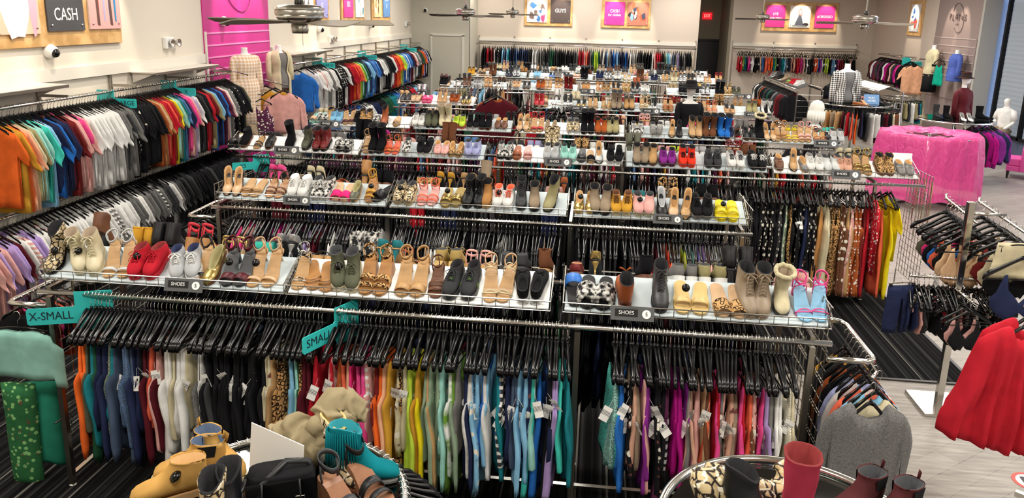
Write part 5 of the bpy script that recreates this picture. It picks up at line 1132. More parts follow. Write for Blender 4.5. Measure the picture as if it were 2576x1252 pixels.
# seated white mannequin on the window sill: one continuous skinned body
def skin_figure(name, joints, edges, radii, loc, rz, label, mt):
    me = bpy.data.meshes.new('body'); me.from_pydata(joints, edges, []); o = bpy.data.objects.new('body', me); COL.objects.link(o)
    sk = o.modifiers.new('skin', 'SKIN'); sk.use_smooth_shade = True; sk.branch_smoothing = .4
    for i, rd in enumerate(radii):
        d = me.skin_vertices[0].data[i]; d.radius = rd if isinstance(rd, tuple) else (rd, rd)
    me.skin_vertices[0].data[0].use_root = True
    ss = o.modifiers.new('smooth', 'SUBSURF'); ss.levels = 2; ss.render_levels = 2
    me.materials.append(mt); r = thing(name, loc, label, 'mannequin', None, rz); o.parent = r; return r
J = [(0, 0, .1), (0, 0, .28), (0, -.01, .45), (0, -.01, .56), (0, -.015, .64), (0, -.03, .73), (0, -.03, .82),
     (.17, 0, .53), (.21, -.02, .3), (.17, -.2, .18), (.14, -.27, .15), (-.17, 0, .53), (-.21, -.02, .3), (-.17, -.2, .18), (-.14, -.27, .15),
     (.09, -.05, .09), (.13, -.42, .1), (.13, -.44, -.3), (.13, -.5, -.36), (-.09, -.05, .09), (-.13, -.42, .1), (-.13, -.44, -.3), (-.13, -.5, -.36)]
E_ = [(0, 1), (1, 2), (2, 3), (3, 4), (4, 5), (5, 6), (3, 7), (7, 8), (8, 9), (9, 10), (3, 11), (11, 12), (12, 13), (13, 14), (0, 15), (15, 16), (16, 17), (17, 18), (0, 19), (19, 20), (20, 21), (21, 22)]
RD = [(.15, .11), (.12, .085), (.15, .1), (.1, .07), .05, (.07, .085), (.06, .075), .055, .042, .033, .03, .055, .042, .033, .03, .08, .06, .045, .03, .08, .06, .045, .03]
sf = skin_figure('mannequin', J, E_, RD, (9.02, 17.75, .6), -PI/2+.5, 'white seated mannequin in a white T-shirt and brown shorts on the window sill', SKINW)
b = MB(); b.rings(loft([(.05, .17, .13, 0), (.2, .15, .115, 0), (.35, .165, .12, 0), (.48, .185, .12, 0), (.56, .15, .09, .01), (.6, .08, .075, .01)], 22), 0, False, False); b.obj('white_shirt', CL, sf, True, C['white'])
for s in (-1, 1): MB().tube([(s*.15, 0, .54), (s*.19, -.01, .45), (s*.215, -.02, .34)], [.065, .068, .062], 12).obj('shirt_sleeve', CL, sf, True, C['white'])
for s in (-1, 1): MB().tube([(s*.06, .02, .08), (s*.1, -.15, .1), (s*.13, -.34, .1)], [.105, .1, .09], 12).obj('shorts_leg', CL, sf, True, C['taupe'])
# pink wall torso forms and the arms of clothes in front of it
r = form('torso_form', (-5.42, 11.3, 1.72), PI/2-.6, 'torso form in a long pale plaid coat on the pink panel', False, .95); shirt(r, PLAIDP, 'nude', .03, -.62, .585, 'plaid_coat', .56); MB().box((0, .18, .4), (.05, .26, .05)).obj('wall_bracket', CHROME, r)
r = form('torso_form', (-5.5, 12.75, 1.72), PI/2-.6, 'torso form in a long white cardigan at the edge of the pink panel', False, .92); shirt(r, CL, 'cream', .03, -.35, .6, 'cardigan', .5, open_=True); shirt(r, CL, 'grey', .01, -.1, .57, 'grey_top', 0); MB().box((0, .18, .4), (.05, .26, .05)).obj('wall_bracket', CHROME, r)
r = thing('slat_shelf', (-5.68, 12.1, 2.07), 'little bracket shelf holding a brown boot on the pink panel', 'shelf')
MB().box((0, 0, 0), (.24, .2, .012)).obj('shelf_board', mat('pink_channel', 'e58fc0', .35), r)
far_shoe('chelsea', 'brown', Matrix.Translation((-5.68, 12.1, 2.077)) @ Matrix.Rotation(PI/2-.4, 4, 'Z') @ Matrix.Scale(.8, 4), 'brown ankle boot on the little shelf of the pink panel', None)
arm((-5.76, 11.9, 1.92), (-4.95, 11.75, 1.77), 'sloping chrome arm of sweaters in front of the pink panel')
arm((-5.76, 11.0, 2.12), (-5.2, 10.9, 2.0), 'sloping chrome arm above the plaid coat on the pink panel')
for k, (c_, kd) in enumerate((('cream', 'pullover'), ('mustard', 'camisole_dress'), ('mustard', 'pullover'), ('blush', 'pullover'))):
    garment(kd, k % 2, (-5.5+k*.16, 11.86-k*.03, 1.87-k*.03), .35, c_, '', None, label=['cream sweater, innermost on the chrome arm of the pink panel', 'mustard dress between sweaters on the chrome arm of the pink panel', 'mustard sweater behind the blush one on the chrome arm', 'blush pink sweater facing out on the chrome arm of the pink panel'][k])
arm((-5.76, 11.45, 1.72), (-5.15, 11.3, 1.66), 'low chrome hook of the purple top on the pink panel')
garment('maxi_dress', 0, (-5.2, 11.31, 1.665), .6, 'plum:f', '', None, label='purple patterned top low beside the blush pink sweater', scale=.75)
garment('sweatshirt', 0, (-5.46, 13.42, 1.99), .12, 'blue', '', None, label='royal blue sweatshirt facing out at the start of the far wall rail', scale=1.15)
# faced-out maroon sweater, red top and the empty-hanger stand among the racks
r = thing('display_stand', (-1.62, 12.75, 0), 'chrome stand holding up the faced-out maroon sweater', 'clothes stand'); MB().tube([(0, 0, 0), (0, 0, 1.77), (0, -.3, 1.73)], .014, 8).obj('post', CHROME, r, True); MB().lathe([(0, 0), (.17, 0), (.17, .012), (0, .014)], 24).obj('stand_base', CHROME, r, True)
garment('pullover', 0, (-1.62, 12.5, 1.74), .06, 'burgundy', '', None, label='burgundy V-neck sweater facing out in the middle of the racks', scale=1.2)
garment('pullover', 1, (-1.66, 12.6, 1.745), .3, 'rust', '', None, label='rust sweater tucked behind the burgundy V-neck sweater', scale=1.1)
r = thing('clothes_rack', (-2.2, 14.5, 0), 'plain chrome rail of hanging shirts beside the burgundy sweater', 'clothes rack')
MB().tube([(-.5, 0, 0), (-.5, 0, 1.68), (.5, 0, 1.68), (.5, 0, 0)], .016, 8).obj('rail_frame', CHROME, r, True); MB().box((0, 0, .05), (1, .4, .03)).obj('base', CHROME, r)
fill_rail('hoodie', (-2.65, 14.5, 1.68), (-1.75, 14.5, 1.68), 13, 'khaki khaki olive maroon denim grey skyblue white black black black cream camel'.split(), PI/2, 'the plain rail beside the burgundy sweater', 'shirts on the plain rail', .1, .1, 3)
garment('maxi_dress', 1, (-1.15, 12.55, 1.58), .5, 'red', '', None, label='red dress hanging just beside the burgundy sweater', scale=.8); garment('maxi_dress', 0, (-1.2, 12.4, 1.55), 1.1, 'cream', '', None, label='pale dress hanging between the burgundy sweater and the red dress', scale=.7)
r = thing('hanger_stand', (-.55, 12.35, 0), 'chrome post stand crowded with empty black hangers', 'clothes stand')
MB().box((0, 0, .92), (.035, .035, 1.84)).obj('post', mat('white_metal', 'e6e6e4', .3, .3), r); MB().box((0, 0, .01), (.4, .4, .02)).obj('stand_base', CHROME, r)
MB().tube([(.16*math.cos(a), .16*math.sin(a), 1.57) for a in [2*PI*k/24 for k in range(24)]], .012, 7, True).obj('ring_rail', CHROME, r, True)
for k in range(4): MB().tube([(0, 0, 1.57), (.16*math.cos(k*PI/2), .16*math.sin(k*PI/2), 1.57)], .008, 6).obj('spoke', CHROME, r)
for k in range(14):
    a = 2*PI*k/14+.1; o = link('empty_hanger', HANGER, None); o.location = (-.55+.16*math.cos(a), 12.35+.16*math.sin(a), 1.57); o.rotation_euler = (random.uniform(-.1, .1), 0, a)
    tag(o, 'empty black hanger on the post stand in the middle of the racks', 'hanger', 'empty hangers on the post stand')
# pink plastic draped over a round rack
ring_rack((5.65, 13.4), .7, 1.15, 'round rack under the draped pink plastic sheet')
m_ = mat('pink_plastic_film', 'f0529f', .3, spec=.5, alpha=.8); t = NT(m_); tc = t.n('ShaderNodeTexCoord'); mp = t.n('ShaderNodeMapping'); mp.inputs['Scale'].default_value = (1, 1, .35); t.l(tc.outputs['Object'], mp.inputs[0]); ns = t.n('ShaderNodeTexNoise'); ns.inputs['Scale'].default_value = 9; ns.inputs['Detail'].default_value = 5; ns.inputs['Distortion'].default_value = 1.5; t.l(mp.outputs[0], ns.inputs[0]); bp = t.n('ShaderNodeBump'); bp.inputs['Strength'].default_value = .8; bp.inputs['Distance'].default_value = .05; t.l(ns.outputs['Fac'], bp.inputs['Height']); t.l(bp.outputs[0], t.b.inputs['Normal']); b = MB(); n = 120
def pk_pt(a, rad, z, i):
    w_ = (.012+.022*i)*math.sin(a*6+1.7*math.sin(2*a)+i)+.012*math.sin(a*17+2+3*i)+.007*math.sin(a*41+i*9); return ((rad+w_)*math.cos(a)*(1+.08*math.cos(2*a)), (rad+w_)*math.sin(a), z)
rs = []
for i, (rad, z) in enumerate(((.36, 1.13), (.5, 1.185), (.62, 1.2), (.7, 1.2), (.735, 1.18), (.75, 1.12), (.77, 1.0), (.79, .85), (.8, .68), (.815, .5), (.825, .35), (.83, .2), (.835, .13))):
    rs.append([pk_pt(2*PI*j/n, rad, z+(.03*math.sin(7*2*PI*j/n) if i > 9 else .012*math.sin(11*2*PI*j/n+i)), max(0, (i-2))/10) for j in range(n)])
b.rings(rs, 0, False, False); o = b.obj('plastic_sheet', m_, None, True); o.location = (5.65, 13.4, 0); tag(o, 'translucent pink plastic sheet draped over a round rack', 'plastic sheet')
ring_fill((5.65, 13.4), .48, 1.13, 'cardigan', 'black burgundy navy grey black plum charcoal black'.split(), PI*1.0, PI*2.0, 'the round rack under pink plastic', 'clothes under the pink plastic', 0, scale=.85)
# pink armchair
r = thing('armchair', (8.6, 15.9, 0), 'pink upholstered tub armchair by the window', 'armchair', None, -PI/2-.5); PV = mat('pink_upholstery', 'd9529c', .6)
b = MB(); rs = []
for q in range(17):
    a = -.25+(PI+.5)*q/16; cx_, cy_ = math.cos(a), math.sin(a); h_ = .62+.14*max(0, cy_)
    rs.append([(.27*cx_, .25*cy_, .16), (.36*cx_, .34*cy_, .16), (.37*cx_, .35*cy_, h_-.02), (.32*cx_, .3*cy_, h_), (.27*cx_, .26*cy_, h_-.02)])
b.rings(rs); bev(b.obj('backrest', PV, r, True), .01)
bev(MB().box((0, -.06, .33), (.5, .52, .16)).obj('seat_cushion', PV, r), .03, 3); bev(MB().box((0, -.04, .2), (.54, .54, .1)).obj('seat_base', PV, r), .01)
for x in (-.24, .24):
    for y in (-.27, .2): MB().lathe([(.018, 0), (.028, .15), (.028, .16), (0, .16)], 8, (x, y, 0)).obj('leg', mat('dark_wood', '1c1512', .4), r)
# things standing on the round racks
for k, (kind, col, x, y, a) in enumerate((('heel_boot', 'black', 6.35, 17.85, .6), ('heel_sandal', 'blush', 5.95, 17.6, .4), ('flat', 'rust', 5.8, 17.55, 1.2), ('tall', 'black', 6.75, 15.35, .2), ('tall', 'charcoal', 6.62, 15.5, .1), ('tall', 'black', 7.45, 15.5, .9), ('pump', 'white', 6.98, 15.25, 0), ('pump', 'white', 7.1, 15.24, 0))):
    shoe(kind, col, Matrix.Translation((x, y, 1.18)) @ Matrix.Rotation(a, 4, 'Z'), f"{cw(col)} {WORDS[kind]} by the {'plaid' if k < 3 else 'maroon'} mannequin"+[' beside the blue card', ' before the grey top', ' beside the blush sandal', ' outermost', ' middle one', ' behind the white pumps', ', one nearer the window', ', one farther from the window'][k] if k not in (6, 7) else f"white high-heeled pump before the maroon dress, {'first' if k == 6 else 'second'} of two")
r = thing('counter_card', (6.15, 17.75, 1.18), 'blue MUST HAVES card standing on the round rack', 'sign', None, .1); r.rotation_euler = (-.25, 0, .1)
MB().box((0, 0, .11), (.34, .008, .22)).obj('card', mat('card_blue', '6c93bd', .5), r)
for k, s_ in enumerate(('MUST', 'HAVES')): text(s_, .06, WHT, r, (0, -.006, .14-.065*k), (PI/2, 0, 0))
# ------------------------------------------------------------------ two-tier chrome stand of swimwear
r = thing('garment_stand', (2.85, 5.88, 0), 'two-tier chrome stand of swimwear on a square plate', 'clothes stand')
bev(MB().box((0, 0, .012), (.36, .4, .024)).obj('base_plate', CHROME, r), .004); bev(MB().box((0, 0, .85), (.05, .05, 1.68)).obj('post', CHROME, r), .004)
MB().tube([(-.36, 0, 1.08), (.4, 0, 1.08)], .011, 8).obj('lower_bar', CHROME, r, True); MB().tube([(-.02, -.3, 1.0), (-.02, .25, 1.0)], .011, 8).obj('lower_cross_bar', CHROME, r, True)
MB().tube([(0, 0, 1.6), (.26, 0, 1.6)], .012, 8).obj('upper_cross_bar', CHROME, r, True)
for x, y0, y1 in ((.04, -.05, .5), (.26, -.34, .42)): MB().tube([(x, y1, 1.64), (x, y1, 1.6), (x, y0, 1.54)], .011, 8).obj('upper_arm', CHROME, r, True)
gs, ws = 'swimwear on the two-tier stand', "the two-tier stand's lower bar"
cb = 'navy navy blush charcoal black black black red black blush blush:f black grey white black leopard:l grey black peach black rust'.split()
for k, c_ in enumerate(cb): garment('bikini' if k > 0 else 'bikini', k % 4, (2.5+.74*k/len(cb), 5.88+random.uniform(-.01, .01), 1.08), PI/2+random.uniform(-.25, .25), c_, ws, gs, k in (7, 13), scale=.95)
garment('trousers', 0, (2.42, 5.83, 1.07), .25, 'navy', '', None, label='navy shorts facing out at the end of the lower swimwear bar', scale=.42).scale = (.62, 1, .42)
for k in range(9): garment('bikini', k % 4, (2.83, 5.6+k*.06, 1.0), random.uniform(-.2, .2), ['black', 'blush', 'black', 'black:d', 'red', 'charcoal', 'black', 'navy', 'black'][k], "the two-tier stand's crossing bar", gs, False, scale=.85)
wu2 = "the two-tier stand's upper arms"
for k, c_ in enumerate('olive hotpink black blue coral black nude nude'.split()): garment('bikini', k % 4, (2.89, 6.34-k*.062, 1.595-k*.008), random.uniform(-.15, .15), c_, wu2, gs, k == 7, scale=1.15)
for k, c_ in enumerate('black taupe blush grey maroon cream black'.split()): garment('bikini', k % 4, (3.11, 6.22-k*.09, 1.595-k*.008), random.uniform(-.12, .12), c_, wu2, gs, k in (3,), scale=1.15)
o = garment('skirt', 0, (3.11, 5.57, 1.54), .05, 'cream', '', None, label='cream lace-edged briefs facing out on the upper swimwear arm'); o.scale = (1.0, 1, .52); [setattr(ch, 'scale', (1, 1, 1.9)) for ch in o.children]
garment('bikini', 1, (3.11, 5.52, 1.5), .05, 'navy', '', None, label='navy and white swim top under the cream lace-edged briefs', scale=1.3)
# red peplum top on its arm, at the edge of the frame
o = garment('camisole_dress', 0, (2.41, 4.18, 1.5), .2, 'red', '', None, label='bright red sleeveless peplum top hanging beside the swimwear stand', hang=True, scale=1.02)
me = drape('peplum', dens([(-.24, -.16, -.72), (-.2, -.13, -.74), (-.13, -.1, -.77), (-.075, -.09, -.8), (-.05, -.15, -.82), (0, -.17, -.84), (.05, -.15, -.85), (.075, -.09, -.86), (.13, -.1, -.87), (.2, -.13, -.87), (.24, -.16, -.86)], 4), 14, .09, .034, 62, .5, 5, .004, .6); o.data = me; setmat(o, CL); o.children[0].scale = (.8, 1, 1); o.children[0].location.z = -.03
me2 = o.copy(); COL.objects.link(me2); me2.location = (2.5, 4.32, 1.5); me2['label'] = 'second red top directly behind the bright red peplum top'; me2['group'] = 'red tops on the side stand'; o['group'] = 'red tops on the side stand'; h_ = link('hanger', HANGER, me2); h_.scale = (.8, 1, 1); h_.location.z = -.03
r = thing('garment_stand', (3.0, 4.4, 0), 'chrome stand of red tops partly outside the view', 'clothes stand'); MB().tube([(0, .05, 0), (0, .05, 1.56), (-.5, -.05, 1.5), (-.62, -.25, 1.5)], .014, 8).obj('post', CHROME, r, True); MB().box((0, .05, .012), (.3, .3, .024)).obj('base_plate', CHROME, r)
# clothes on the end rails of the first and second racks
ge = 'clothes on the end rails'
sdress = drape('knit_dress', [(-.235, -.32, -.84), (-.215, -.24, -.85), (-.19, -.19, -.83), (-.178, -.175, -.4), (-.168, -.165, -1.0), (-.13, -.14, -1.0), (-.095, -.115, -1.0), (-.08, -.13, -1.0), (-.05, -.185, -1.0), (0, -.2, -1.0), (.05, -.185, -1.0), (.08, -.13, -1.0), (.095, -.115, -1.0), (.13, -.14, -1.0), (.168, -.165, -1.0), (.178, -.175, -.4), (.19, -.19, -.86), (.215, -.24, -.85), (.235, -.32, -.84)], 11, .06, .01, 14, .03, 77, .01, .55)
o = link('knit_dress', sdress, None, C['grey']); setmat(o, cloth('heather', .9, second='5c5c5e')); o.location = (1.47, 3.7, 1.24); o.rotation_euler = (0, 0, .05); h_ = link('hanger', HANGER, o); h_.scale = (.55, 1, 1); h_.location.z = -.05; tag(o, 'heathered grey long-sleeved dress facing out on the first rack end', 'dress', ge)
for k, (c_, kd) in enumerate((('cream', 'long_sleeve_shirt'), ('skyblue', 'long_sleeve_shirt'), ('coral', 'long_sleeve_shirt'), ('white', 'hoodie'), ('lavender', 'hoodie'), ('black', 'hoodie'), ('rust', 'hoodie'), ('black', 'hoodie'), ('charcoal', 'hoodie'), ('mustard', 'hoodie'))):
    o = garment(kd, k % 2, (1.54, 3.82+.06*k, 1.2), .08+random.uniform(-.08, .08), c_, '', ge, label=f"{nth(k+1)} top behind the grey dress on the first rack's end rail, {cw(c_)}"); o.scale = (.62, .8, 1.08)
r = thing('waterfall_hook', (1.55, 3.97, 1.2), 'short chrome hook holding the grey dress at the rack end', 'display hook'); MB().tube([(0, 0, 0), (-.02, -.14, .01), (-.09, -.27, .04)], .009, 6).obj('arm_rod', CHROME, r, True)
me = drape('cropped_jacket', [(-.2, -.1, -.36), (-.17, -.08, -.37), (-.08, -.07, -.37), (-.012, -.08, -.37), (.0, -.075, -.37), (.012, -.08, -.37), (.08, -.07, -.375), (.15, -.08, -.375), (.19, -.1, -.37), (.2, -.14, -.42), (.26, -.18, -.43)], 7, .06, .008, 18, .03, 9, .004, .7)
def endg(me, name, loc, rz, col, lab, mt=None, hgr=True):
    o = link(name, me, None, C[col]); setmat(o, mt or CL); o.location = loc; o.rotation_euler = (0, 0, rz); tag(o, lab, 'garment', ge)
    if hgr: link('hanger', CLIPH, o)
    return o
o = endg(me, 'cropped_jacket', at(42, 792, y=3.86), .05, 'mint', 'mint cropped jacket facing out at the X-SMALL end of the first rack'); o.color = (*lin('8fc1b4'), 1)
me = drape('patterned_trousers', [(-.11, -.1, -.78), (-.08, -.1, -.8), (-.03, -.1, -.8), (.03, -.1, -.8), (.08, -.1, -.79), (.11, -.1, -.77)], 9, .09, .008, 14, -.1, 4, .01, .8)
o = endg(me, 'patterned_trousers', at(38, 915, y=3.96), .1, 'green', 'green floral trousers below the mint cropped jacket', cloth('floral', .8, second='8fc77f', scale=1.6), False); o.color = (*lin('2f6e42'), 1)
me = drape('ruched_skirt', [(-.1, -.1, -.62), (-.05, -.1, -.66), (.0, -.1, -.64), (.06, -.1, -.68), (.1, -.1, -.7)], 16, .08, .012, 10, -.1, 6, .01, .8)
o = endg(me, 'ruched_skirt', at(98, 912, y=4.04), .2, 'teal', 'sea green ruched skirt beside the green floral trousers', None, False); o.color = (*lin('2f9478'), 1)
for k, c_ in enumerate('black burgundy pink black coral blush brown charcoal'.split()): garment('blouse', k % 3, (-3.5, 4.06+.05*k, 1.2), .1+random.uniform(-.1, .1), c_, "the first rack's X-SMALL end rail", ge, k == 3, scale=.62)
for k, c_ in enumerate('black grey black charcoal black blush'.split()): garment('blouse', k % 3, (-3.5, 6.08+.07*k, 1.2), random.uniform(-.1, .1), c_, "the second rack's end rail", ge)
# scarves and necklaces hung on the third rack's end grid
r = thing('grid_panel_stand', (3.56, 8.5, 0), 'wire grid of necklaces and scarves at the open end of the third rack', 'grid panel'); b = MB()
for k in range(9): b.tube([(0, -.3+k*.075, .2), (0, -.3+k*.075, 1.42)], .0035, 5)
for k in range(18): b.tube([(.005, -.31, .2+k*.0715), (.005, .31, .2+k*.0715)], .003, 5)
b.obj('wire_grid', STEEL, r); MB().tube([(0, -.3, .02), (0, -.3, .2)], .008, 6).obj('grid_foot', STEEL, r); MB().tube([(0, .3, .02), (0, .3, .2)], .008, 6).obj('grid_foot', STEEL, r)
for k in range(9):
    y = 8.24+k*.06; b = MB(); z = 1.36-.07*(k % 3); L = random.uniform(.35, .6)
    b.tube([(0, -.014, 0), (.008, -.014, -L*.5), (.012, 0, -L), (.008, .014, -L*.5), (0, .014, 0)], .003, 5, True)
    o = b.obj('necklace', mat(['gold_chain', 'bead_pink', 'silver_chain'][k % 3], ['b8975a', 'b0686a', 'b9b9b4'][k % 3], .3, .7), None, True); o.location = (3.575, y, z)
    tag(o, f"{nth(k+1)} {['gold', 'pink bead', 'silver'][k % 3]} necklace on the wire grid at the third rack's end", 'necklace', 'necklaces on the wire grid')
# ------------------------------------------------------------------ the two round racks in front, with boots and bags on their glass
GZ = 1.30
def glass_rack(c, R, label):
    r = thing('round_rack', (c[0], c[1], 0), label, 'clothes rack')
    MB().tube([(R*math.cos(a), R*math.sin(a), GZ) for a in [2*PI*k/64 for k in range(64)]], .0165, 12, True).obj('ring_rail', CHROME, r, True)
    MB().lathe([(0, -.012), (R*.95, -.012), (R*.95, -.004), (0, -.004)], 64, (0, 0, GZ)).obj('glass_top', GLASS, r)
    MB().tube([(0, 0, 0), (0, 0, GZ-.02)], .025, 12).obj('post', CHROME, r, True)
    for k in range(4):
        a = k*PI/2+.5; MB().box((.5*R*math.cos(a), .5*R*math.sin(a), GZ-.03), (R, .022, .02), 0, Matrix.Rotation(a, 3, 'Z')).obj('spoke', CHROME, r)
        MB().box((.4*R*math.cos(a), .4*R*math.sin(a), .03), (R*.8, .04, .03), 0, Matrix.Rotation(a, 3, 'Z')).obj('foot_bar', DKSTEEL, r)
    return r
CL_, CR_ = (-1.05, 2.22), (.74, 2.32)
glass_rack(CL_, .45, 'round glass-topped rack in front, piled with boots and a black bag'); glass_rack(CR_, .45, 'round glass-topped rack in front, under the pink sheepskin boot')
for k in range(46):
    a = -.9+k*.082
    if a > 2.75: continue
    garment('cardigan', k % 3, (CL_[0]+.45*math.cos(a), CL_[1]+.45*math.sin(a), GZ), a+random.uniform(-.05, .05), 'black', 'the round rack in front', 'black tops on the round rack in front', scale=.9)
for k in range(7):
    a = PI*.8+k*.1; garment('cardigan', k % 3, (CL_[0]+.45*math.cos(a), CL_[1]+.45*math.sin(a), GZ), a, random.choice(['black', 'charcoal']), 'the far side of the front round rack', 'black tops on the round rack in front', scale=.9)
def stand(x, y, a, z=GZ+.0, tilt=0, roll=0, k=1.0):
    return Matrix.Translation((x, y, z)) @ Matrix.Rotation(a, 4, 'Z') @ Matrix.Rotation(tilt, 4, 'X') @ Matrix.Rotation(roll, 4, 'Y') @ Matrix.Scale(k, 4)
def pst(u, v, a, k=1.0, z=GZ): p = at(u, v, z=z); return stand(p.x, p.y, a, k=k)
WHEAT = 'wheat'; C['wheat'] = 'c79a55'; C['rosewood'] = '552c2e'; C['raspberry'] = 'b23a50'; C['saddle'] = '9a6a4c'; C['petrol'] = '0f7680'; C['sand'] = '9d8f70'; CW['rosewood'] = 'dark rosewood'; CW['petrol'] = 'petrol blue'
gb = 'boots on the front round racks'
shoe('chelsea', 'wheat', pst(556, 1182, 1.05), 'wheat suede chelsea boot at the back of the pile, toe towards the white card', gb, 'cream', 'slate')
shoe('chelsea', 'wheat', pst(482, 1200, -1.2), 'wheat suede chelsea boot in the middle of the pile, toe turned away from the card', gb, 'cream', 'slate', mirror=True)
o = shoe('ankle', 'wheat', pst(430, 1250, -1.0), 'textured wheat ankle boot with a black security tag', gb, 'tan', 'tan'); sec_tag(o, (.035, .02, .1))
shoe('heel_boot', 'black', pst(566, 1212, .3, z=GZ+.2), 'black boot with snakeskin trim beside the white card', gb, 'black'); shoe('heel_boot', 'snake', pst(518, 1238, .2, z=GZ+.2), 'snakeskin boot low beside the black boot', gb, 'black')
r = thing('card_holder', at(690, 1236, z=GZ+.005), 'blank white card standing in a clear holder', 'sign'); r.rotation_euler = (-.12, 0, -.45)
MB().box((0, 0, .12), (.27, .004, .2)).obj('white_card', mat('blank_card', 'e8e4dc', .5), r); MB().box((0, .02, .01), (.28, .08, .02)).obj('holder_foot', GLASS, r)
# slouchy sand-coloured boots lying in a heap
def slouch(pts, rad, name, lab, col, mt, seed, group=gb):
    rr = random.Random(seed); P = [Vector(p) for p in pts]; out = []; n = len(P)
    q = [P[0]]
    for i in range(n-1):
        for t_ in (.1, .2, .3, .4, .5, .6, .7, .8, .9, 1): q.append(P[i].lerp(P[i+1], t_))
    R_ = []
    for i in range(len(q)):
        f = i/10; a = min(int(f), n-2); R_.append(lerp(rad[a], rad[a+1], f-a)*(1+.09*math.sin(i*1.05)+.03*math.sin(i*.7+1)))
    b = MB(); b.tube(q, R_, 30); b.v = [(x+.006*math.sin(60*z+y*40)+.003*math.sin(140*z+90*y), y+.007*math.sin(70*x+z*30), z+.006*math.sin(55*x)+.003*math.sin(150*x+80*z)) for x, y, z in b.v]
    o = b.obj(name, mt, None, True, C[col]); return tag(o, lab, 'boot', group)
slouch([(-.86, 2.47, 1.35), (-.91, 2.5, 1.39), (-.95, 2.53, 1.45), (-.94, 2.56, 1.5), (-.87, 2.58, 1.49), (-.84, 2.585, 1.46)], [.045, .085, .088, .08, .055, .03], 'slouch_boot', 'sand-coloured slouchy boot standing folded behind the petrol boot', 'sand', SUEDE, 1)
slouch([(-.96, 2.45, 1.35), (-1.03, 2.5, 1.38), (-1.1, 2.53, 1.39), (-1.17, 2.53, 1.36), (-1.22, 2.5, 1.33)], [.05, .07, .075, .06, .03], 'slouch_boot', 'sand-coloured slouchy boot lying flat behind the white card', 'sand', SUEDE, 2)
shoe('heel_boot', 'snake', pst(868, 1196, .9), 'pale snakeskin boot just behind the petrol fringed boot', gb, 'brown', 'straw')
r = shoe('heel_boot', 'petrol', pst(918, 1200, 1.75), 'petrol blue suede boot with long fringe, toe over the chrome ring', gb, 'grey', 'teal')
for ch in r.children:
    if ch.name.startswith(('upper', 'heel')): setmat(ch, SUEDE)
for k in range(46):
    a = 2*PI*k/46; x, y = .044*math.cos(a), .07+.064*math.sin(a)
    if y < .02: continue
    b = MB(); b.tube([(x*.98, y, .205), (x*1.12, y+.004*math.sin(a), .15), (x*1.18+random.uniform(-.003, .003), y+.008*math.sin(a), .07)], [.0035, .0032, .0025], 4); b.obj('fringe_strand', SUEDE, r, True, C['petrol'])
for k, (x, y, a, c2) in enumerate(((*at(925, 1236, z=GZ).xy, .9, 'charcoal'), (*at(865, 1285, z=GZ).xy, .95, 'silver'))):
    o = shoe('wedge', 'black' if k == 0 else 'charcoal', stand(x, y, a), ['black-strapped wedge sandal with a tan footbed under the petrol boot', 'pewter-strapped wedge sandal with tan footbed, lowest on the front rack'][k], gb, 'saddle')
# black buckled bag
r = thing('bag', at(712, 1290, z=GZ), 'black buckled shoulder bag on the front round rack', 'bag', None, .4)
b = MB(); b.rings([[(.11*sx_*(1+.05*math.sin(z*60)), .055*sy*(1+.1*math.sin(z*50+1)), z) for sx_, sy in [(math.copysign(abs(math.cos(t_))**.5, math.cos(t_)), math.copysign(abs(math.sin(t_))**.6, math.sin(t_))) for t_ in [2*PI*j/20 for j in range(20)]]] for z in (0, .02, .06, .1, .14, .165, .175)]); b.obj('bag_body', CL, r, True, C['black'])
b = MB(); b.rings([[(x*.112, -.06-.012*s+.02*(q > 6), .17-.02*q) for x in (-1, 1) for s in (0, 1)][:2]+[(.112, -.072, .17-.02*q), (-.112, -.072, .17-.02*q)] for q in range(6)]); b.obj('flap', LEATHER, r, True, C['black'])
MB().tube([(-.11, 0, .15), (-.135, -.03, .12), (-.15, -.05, .06), (-.12, -.08, .03), (-.06, -.06, .16), (.02, .0, .2), (.09, 0, .19), (.11, 0, .15)], .011, 8, flat=.5).obj('shoulder_strap', LEATHER, r, True, C['black'])
for s in (-1, 1):
    MB().tube([(s*.06, -.075, .17), (s*.062, -.08, .1), (s*.06, -.07, .03)], .012, 6, flat=.3).obj('buckle_strap', LEATHER, r, True, C['black'])
    MB().tube([(s*.06+.014*a, -.085, .1+.016*c_) for a, c_ in ((-1, -1), (1, -1), (1, 1), (-1, 1))], .0025, 5, True).obj('buckle', CHROME, r)
# right-hand round rack: snakeskin boots, black boots, pink sheepskin boot, rosewood chelsea boots
sn = cloth('snake', .5, second='f1ead2', scale=1.0)
o = slouch([(.74, 2.46, 1.345), (.63, 2.45, 1.36), (.52, 2.45, 1.37), (.44, 2.42, 1.38), (.415, 2.42, 1.37)], [.035, .06, .075, .08, .06], 'snakeskin_bag', 'cream and black snakeskin bag slumped on the glass tray', 'straw', sn, 5); o['category'] = 'bag'; o['group'] = 'bags on the front racks'
MB().tube([(.5, 2.38, 1.42), (.58, 2.36, 1.43), (.66, 2.39, 1.42)], .004, 5).obj('zip', mat('cream_zip', 'efe6cc', .4), o)
o.color = (*lin('c9b48a'), 1)
o = slouch([(.72, 2.49, 1.34), (.76, 2.53, 1.38), (.73, 2.56, 1.42)], [.04, .045, .02], 'snakeskin_pouch', 'small snakeskin pouch propped on the ring behind the snakeskin bag', 'straw', sn, 6); o['category'] = 'bag'; o['group'] = 'bags on the front racks'; o.color = (*lin('c9b48a'), 1)
shoe('heel_boot', 'black', stand(.61, 2.32, 1.0), 'black patterned boot between the snakeskin bag and the pink boot', gb, 'black')
r = shoe('fur', 'raspberry', stand(.765, 2.45, PI-.15, k=1.0) , 'raspberry pink sheepskin boot with a small cream heel label', gb, 'cream', 'maroon')
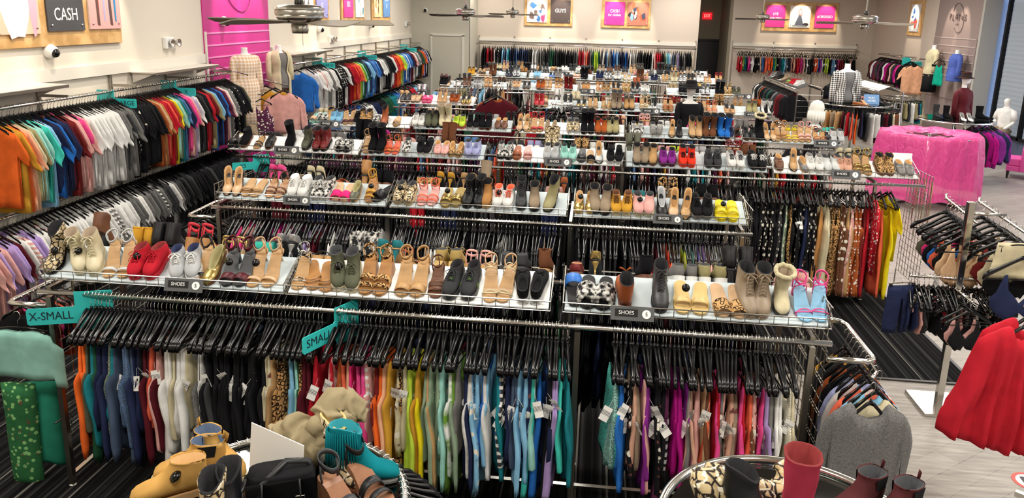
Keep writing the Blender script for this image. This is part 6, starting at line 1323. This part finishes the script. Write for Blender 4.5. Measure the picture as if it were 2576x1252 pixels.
for ch in list(r.children):
    if ch.name.startswith('fur_collar'): bpy.data.objects.remove(ch)
lb = MB().box((0, .137, .065), (.045, .004, .022)).obj('heel_label', mat('cream_label', 'e2d3b4', .6), r)
text('UGG', .017, mat('sign_black', '151515', .5), r, (0, .1405, .065), (PI/2, 0, PI))
for k, (x, y) in enumerate(((.985, 2.47), (1.09, 2.42))):
    shoe('chelsea', 'rosewood', stand(x, y, -.9, k=1.0), ['dark rosewood chelsea boot beside the pink boot', 'dark rosewood chelsea boot closest to the frame edge'][k], gb, 'black', 'charcoal', mirror=bool(k))
o = MB().rings([[(.82, 2.52, GZ), (1.05, 2.44, GZ), (.98, 2.37, GZ), (.88, 2.38, GZ)], [(.82, 2.52, GZ+.003), (1.05, 2.44, GZ+.003), (.98, 2.37, GZ+.003), (.88, 2.38, GZ+.003)]]).obj('paper_sheet', mat('white_paper', 'f2f3f2', .5)); tag(o, 'white paper on the glass beside the pink sheepskin boot', 'paper')
# floor decal and the chrome bar at the corner of the frame
o = MB().lathe([(0, 0), (.11, 0), (.11, .0016), (0, .0016)], 40).obj('floor_sticker', mat('sticker_red', 'd8584e', .5)); o.location = at(2592, 1212, z=0.001); tag(o, 'round white floor sticker with a red rim and dark shoe prints', 'sticker')
MB().lathe([(0, .0016), (.086, .0016), (.086, .0019), (0, .0019)], 40).obj('white_centre', mat('sticker_white', 'e9e3e0', .5), o)
for s in (-1, 1): MB().rings([[(s*.03+hw(y)*.5*sg, y*.5, .0021+dz) for sg, ys in ((1, [-.12, -.06, 0, .07, .11]), (-1, [.11, .07, 0, -.06, -.12])) for y in ys] for dz in (0, .0006)]).obj('shoe_print', mat('print_dark', '4a4650', .6), o)
p = at(2560, 1235, z=.12); r = thing('rack_foot', (p.x+.1, p.y-.1, 0), 'square chrome rack foot with a levelling pad at the frame corner', 'rack foot')
MB().box((0, 0, .11), (.3, .035, .035), 0, Matrix.Rotation(-.7, 3, 'Z')).obj('foot_tube', CHROME, r); MB().lathe([(0, 0), (.02, 0), (.02, .03), (.008, .035), (.008, .1), (0, .1)], 12, (-.09, .08, 0)).obj('levelling_pad', STEEL, r)
# ------------------------------------------------------------------ lettering becomes mesh
dg = bpy.context.evaluated_depsgraph_get()
for o in [o for o in S.objects if o.type == 'FONT']:
    me = bpy.data.meshes.new_from_object(o.evaluated_get(dg)); n = bpy.data.objects.new(o.name.split('.')[0], me); COL.objects.link(n)
    n.parent = o.parent; n.matrix_basis = o.matrix_basis.copy(); nm = o.name; bpy.data.objects.remove(o)
